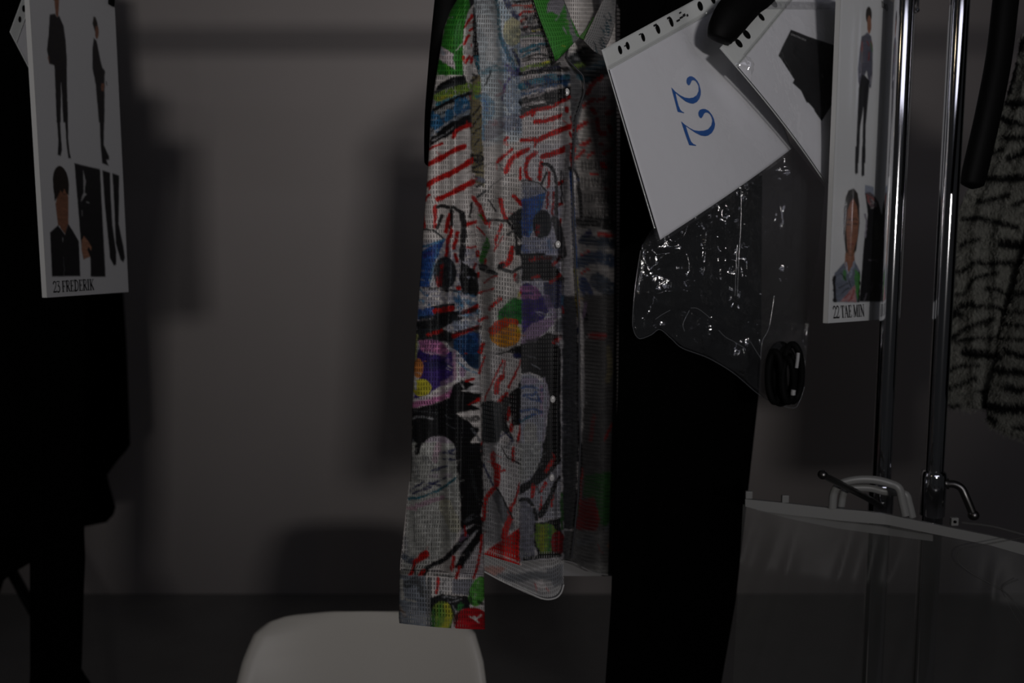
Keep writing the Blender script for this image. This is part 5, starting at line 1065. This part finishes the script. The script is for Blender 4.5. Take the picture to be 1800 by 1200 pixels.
# back of the shirt, seen inside the hem and the neck
Cb = Canvas(680, -80, 1110, 1130, (.40,.39,.385))
Cb.frame(680, 780, 4.286)
Cb.po([(735,920),(900,930),(880,960),(800,1000),(735,950)], (.42,.20,.16), .8); Cb.st([(850,1000),(1000,1010),(1100,990),(1290,1010)], 60, (.13,.14,.155), .8, .15); Cb.po([(1200,950),(1330,900),(1330,1060),(1260,1080)], (.16,.165,.18), .8); Cb.po([(1120,1040),(1170,1020),(1230,1100),(1120,1105)], (.62,.58,.56)); Cb.st([(1115,1050),(1130,1100)], 10, 'R', .7); Cb.st([(1200,1090),(1225,1110)], 10, 'R', .7); Cb.st([(1000,960),(1240,920)], 24, (.55,.54,.53), .8, .2)
Cb.st([(735,985),(880,1040),(1050,1105),(1180,1165),(1290,1140),(1335,1070)], 36, (.60,.59,.57))
Cb.frame(900, 0, 9); Cb.po([(700,-300),(1500,-300),(1450,280),(760,280)], (.20,.195,.19))
for i in range(8): Cb.st([(760, -60 + i*42), (1450, -30 + i*44)], 8, (.05,.05,.05), .9)
Cb.po([(900,270),(1240,330),(1060,580)], (.45,.10,.08)); Cb.st([(960,360),(1150,390)], 26, (.4,.36,.36), .8, .2); Cb.st([(1080,400),(1120,520)], 20, (.4,.36,.36), .8)
s = np.linspace(0, 1, 130); xs_ = 800 + 191*s; hb = ip([(800,985),(848,1000),(854,1006),(884,1023),(920,1040),(951,1053),(971,1051),(982,1045),(991,1028)], xs_)
T_ = np.linspace(0, 1, 300); S, T2 = np.meshgrid(s, T_); YY = -40 + (hb[None] + 40)*T2; X = 800 + 191*S + 24*(1 - S)*np.clip((100 - YY)/140, 0, 1)
BK = WA(X, YY, .905 + .055*(X - 848)/143 + .006*np.sin(S*9) + .004*(fbm(X/25, YY/60, 6, 2) - .4))
grid('back_panel', BK, M_cloth, shirt, Cb, uvon=True)
# side seam joining front and back, and the yoke over the shoulders
fl = FR[np.linspace(0, len(FR) - 1, 300).astype(int), 0]; bk_ = BK[:, 0]; t4 = np.linspace(0, 1, 8)[None, :, None]
grid('side_panel', fl[:, None]*(1 - t4) + bk_[:, None]*t4 + np.array((-.006, 0, 0))*np.sin(np.pi*t4), M_cloth, shirt, C, uvon=True)
def yoke(f0, b0): 
    t5 = np.linspace(0, 1, 24)[:, None, None]; return f0[None]*(1 - t5) + b0[None]*t5 + np.array((0, 0, .022))*np.sin(np.pi*t5)
xa = np.linspace(826, 985, 60); grid('yoke', yoke(WA(xa, -74 + 0*xa, .868 + .03*(xa - 826)/159), WA(xa, -50 + 0*xa, .915 + .05*(xa - 826)/159)), M_cloth, shirt, C, uvon=True)
xa = np.linspace(1040, 1094, 30); grid('yoke', yoke(WA(xa, -58 + 0*xa, .945 + .13*(xa - 985)/109), WA(xa, -58 + 0*xa, 1.01 + .12*(xa - 985)/100)), M_cloth, shirt, C, uvon=True)
s = np.linspace(0, 1, 50); S, T2 = np.meshgrid(s, np.linspace(0, 1, 120)); X = 986 + (1084 - 986)*S; YY = -60 + (1006 + 66)*T2
grid('back_panel', WA(X, YY, 1.0 + .12*S), M_cloth_solid, shirt, Cb)
# back hem turned edge
tube('back_hem', bez([W(x, y_, .904 + .055*(x - 848)/143 - .002) for x, y_ in ((851,1004),(885,1022),(925,1039),(955,1052),(975,1051),(986,1042),(991,1027))], 8), .0011, mat('hem_white', (.62,.61,.59), .7), shirt, 6)
tube('front_hem', bez([W(x, y_, .945 + .13*(x - 985)/100 - .002) for x, y_ in ((990,985),(1005,988),(1022,996),(1045,1006),(1070,1010),(1082,1008))], 8), .0011, mat('hem_grey', (.30,.29,.28), .7), shirt, 6)
# collar leaves
def leaf(name, rows, Ys, cvs, bulge=.006):
    P = []
    for (x0, y0, x1, y1), (Y0, Y1) in zip(rows, Ys):
        P.append([W(x0 + (x1 - x0)*t_, y0 + (y1 - y0)*t_, Y0 + (Y1 - Y0)*t_ - bulge*math.sin(math.pi*t_)) for t_ in np.linspace(0, 1, 46)])
    P = np.array(P); k = len(P); f = np.linspace(0, k - 1, 90)
    i = np.minimum(f.astype(int), k - 2); w = (f - i)[:, None, None]
    return grid(name, P[i]*(1 - w) + P[i + 1]*w, M_cloth, shirt, cvs, thick=.0016, uvon=True)
Cc = Canvas(900, -80, 1110, 140, 'G'); Cc.frame(900, 0, 9)
Cc.po([(560,-200),(800,-200),(830,60),(760,200),(720,240),(620,190),(540,210),(560,90),(590,0)], (.24,.23,.25)); Cc.st([(680,200),(740,230),(690,330)], 20, 'E', .9); Cc.st([(810,430),(850,540)], 26, (.34,.33,.33), .9, .2); Cc.st([(600,450),(640,640),(700,880)], 24, (.04,.26,.03), .6, .3)
Cc.po([(820,-100),(880,150),(1000,560),(1070,600),(960,700),(930,560),(860,300)], (.20,.19,.21), .9); Cc.st([(790,730),(830,740)], 16, 'Y', .5); Cc.st([(860,330),(900,380)], 30, (.13,.36,.05), .8, .2)
for i in range(9): Cc.st([(480 + i*26, 290 + i*75), (840 + i*10, 250 + i*62)], 9, (.025,.16,.02), .7)
leaf('collar', [(934,-30,985,-60),(938,0,990,0),(947,28,1003,33),(962,67,1018,64),(970,88,1012,71),(977,107,985,99)], [(.868,.905),(.868,.905),(.868,.90),(.868,.898),(.867,.89),(.866,.872)], Cc)
Ce = Canvas(1000, -80, 1110, 140, (.22,.215,.21)); Ce.frame(900, 0, 9)
for i in range(26):
    a_ = rs.uniform(0, 1); b2 = rs.uniform(0, 1); x_ = 1160 + a_*330 + b2*190*(1 - a_); y_ = 640 - a_*620 + b2*260
    Ce.st([(x_ + 40, y_ + 10), (x_ + 70, y_ + 60), (x_ + 85, y_ + 130)], 16, (.015,.03,.04) if i % 3 else (.02,.07,.09), .9, .2)
Ce.po([(1400,-200),(1510,-200),(1320,300),(1150,650),(1110,620),(1280,280)], (.30,.285,.26), .9)
leaf('collar', [(1052,-30,1085,-40),(1060,0,1082,0),(1044,33,1080,40),(1032,58,1073,66),(1026,71,1064,84),(1040,86,1056,98)], [(.975,1.0),(.97,.995),(.955,.985),(.94,.975),(.932,.96),(.93,.945)], Ce)
Cf = Canvas(980, -80, 1110, 140, (.10,.26,.06))
leaf('collar_stand', [(1043,30,1052,36),(1032,50,1040,52),(1018,66,1027,70)], [(.985,.98),(.97,.965),(.952,.945)], Cf, .001)
# buttons
for x_, y_ in ((997, 162), (982, 429), (973.5, 701), (970.5, 838), (984, 295), (978, 565)):
    q = PX(FR); d_ = (q[..., 0] - x_)**2 + (q[..., 1] - y_)**2 + 1e4*(Pp < .52); i, j = np.unravel_index(np.argmin(d_), d_.shape); c0 = FR[i, j] + (-.001, -.0022, 0)
    if (x_, y_) in ((984, 295), (978, 565)): continue
    bt = ball('button', c0, .0042, M_pearl, shirt, 10, (.75, .32, 1.0))
    tube('button_rim', [c0 + (.0022*math.cos(a), -.0014, .0030*math.sin(a)) for a in np.linspace(0, 2*np.pi, 16)], .0005, M_pearl, bt, 6)
# hanger carrying the shirt
suit_hanger('black shirt hanger inside the printed shirt, hidden under its shoulders', [(838, -30, .87), (860, -60, .885), (900, -100, .90), (950, -140, .93)], [.006, .008, .009, .009], [.006, .008, .008, .007], (.10, POLEY, 1.77))
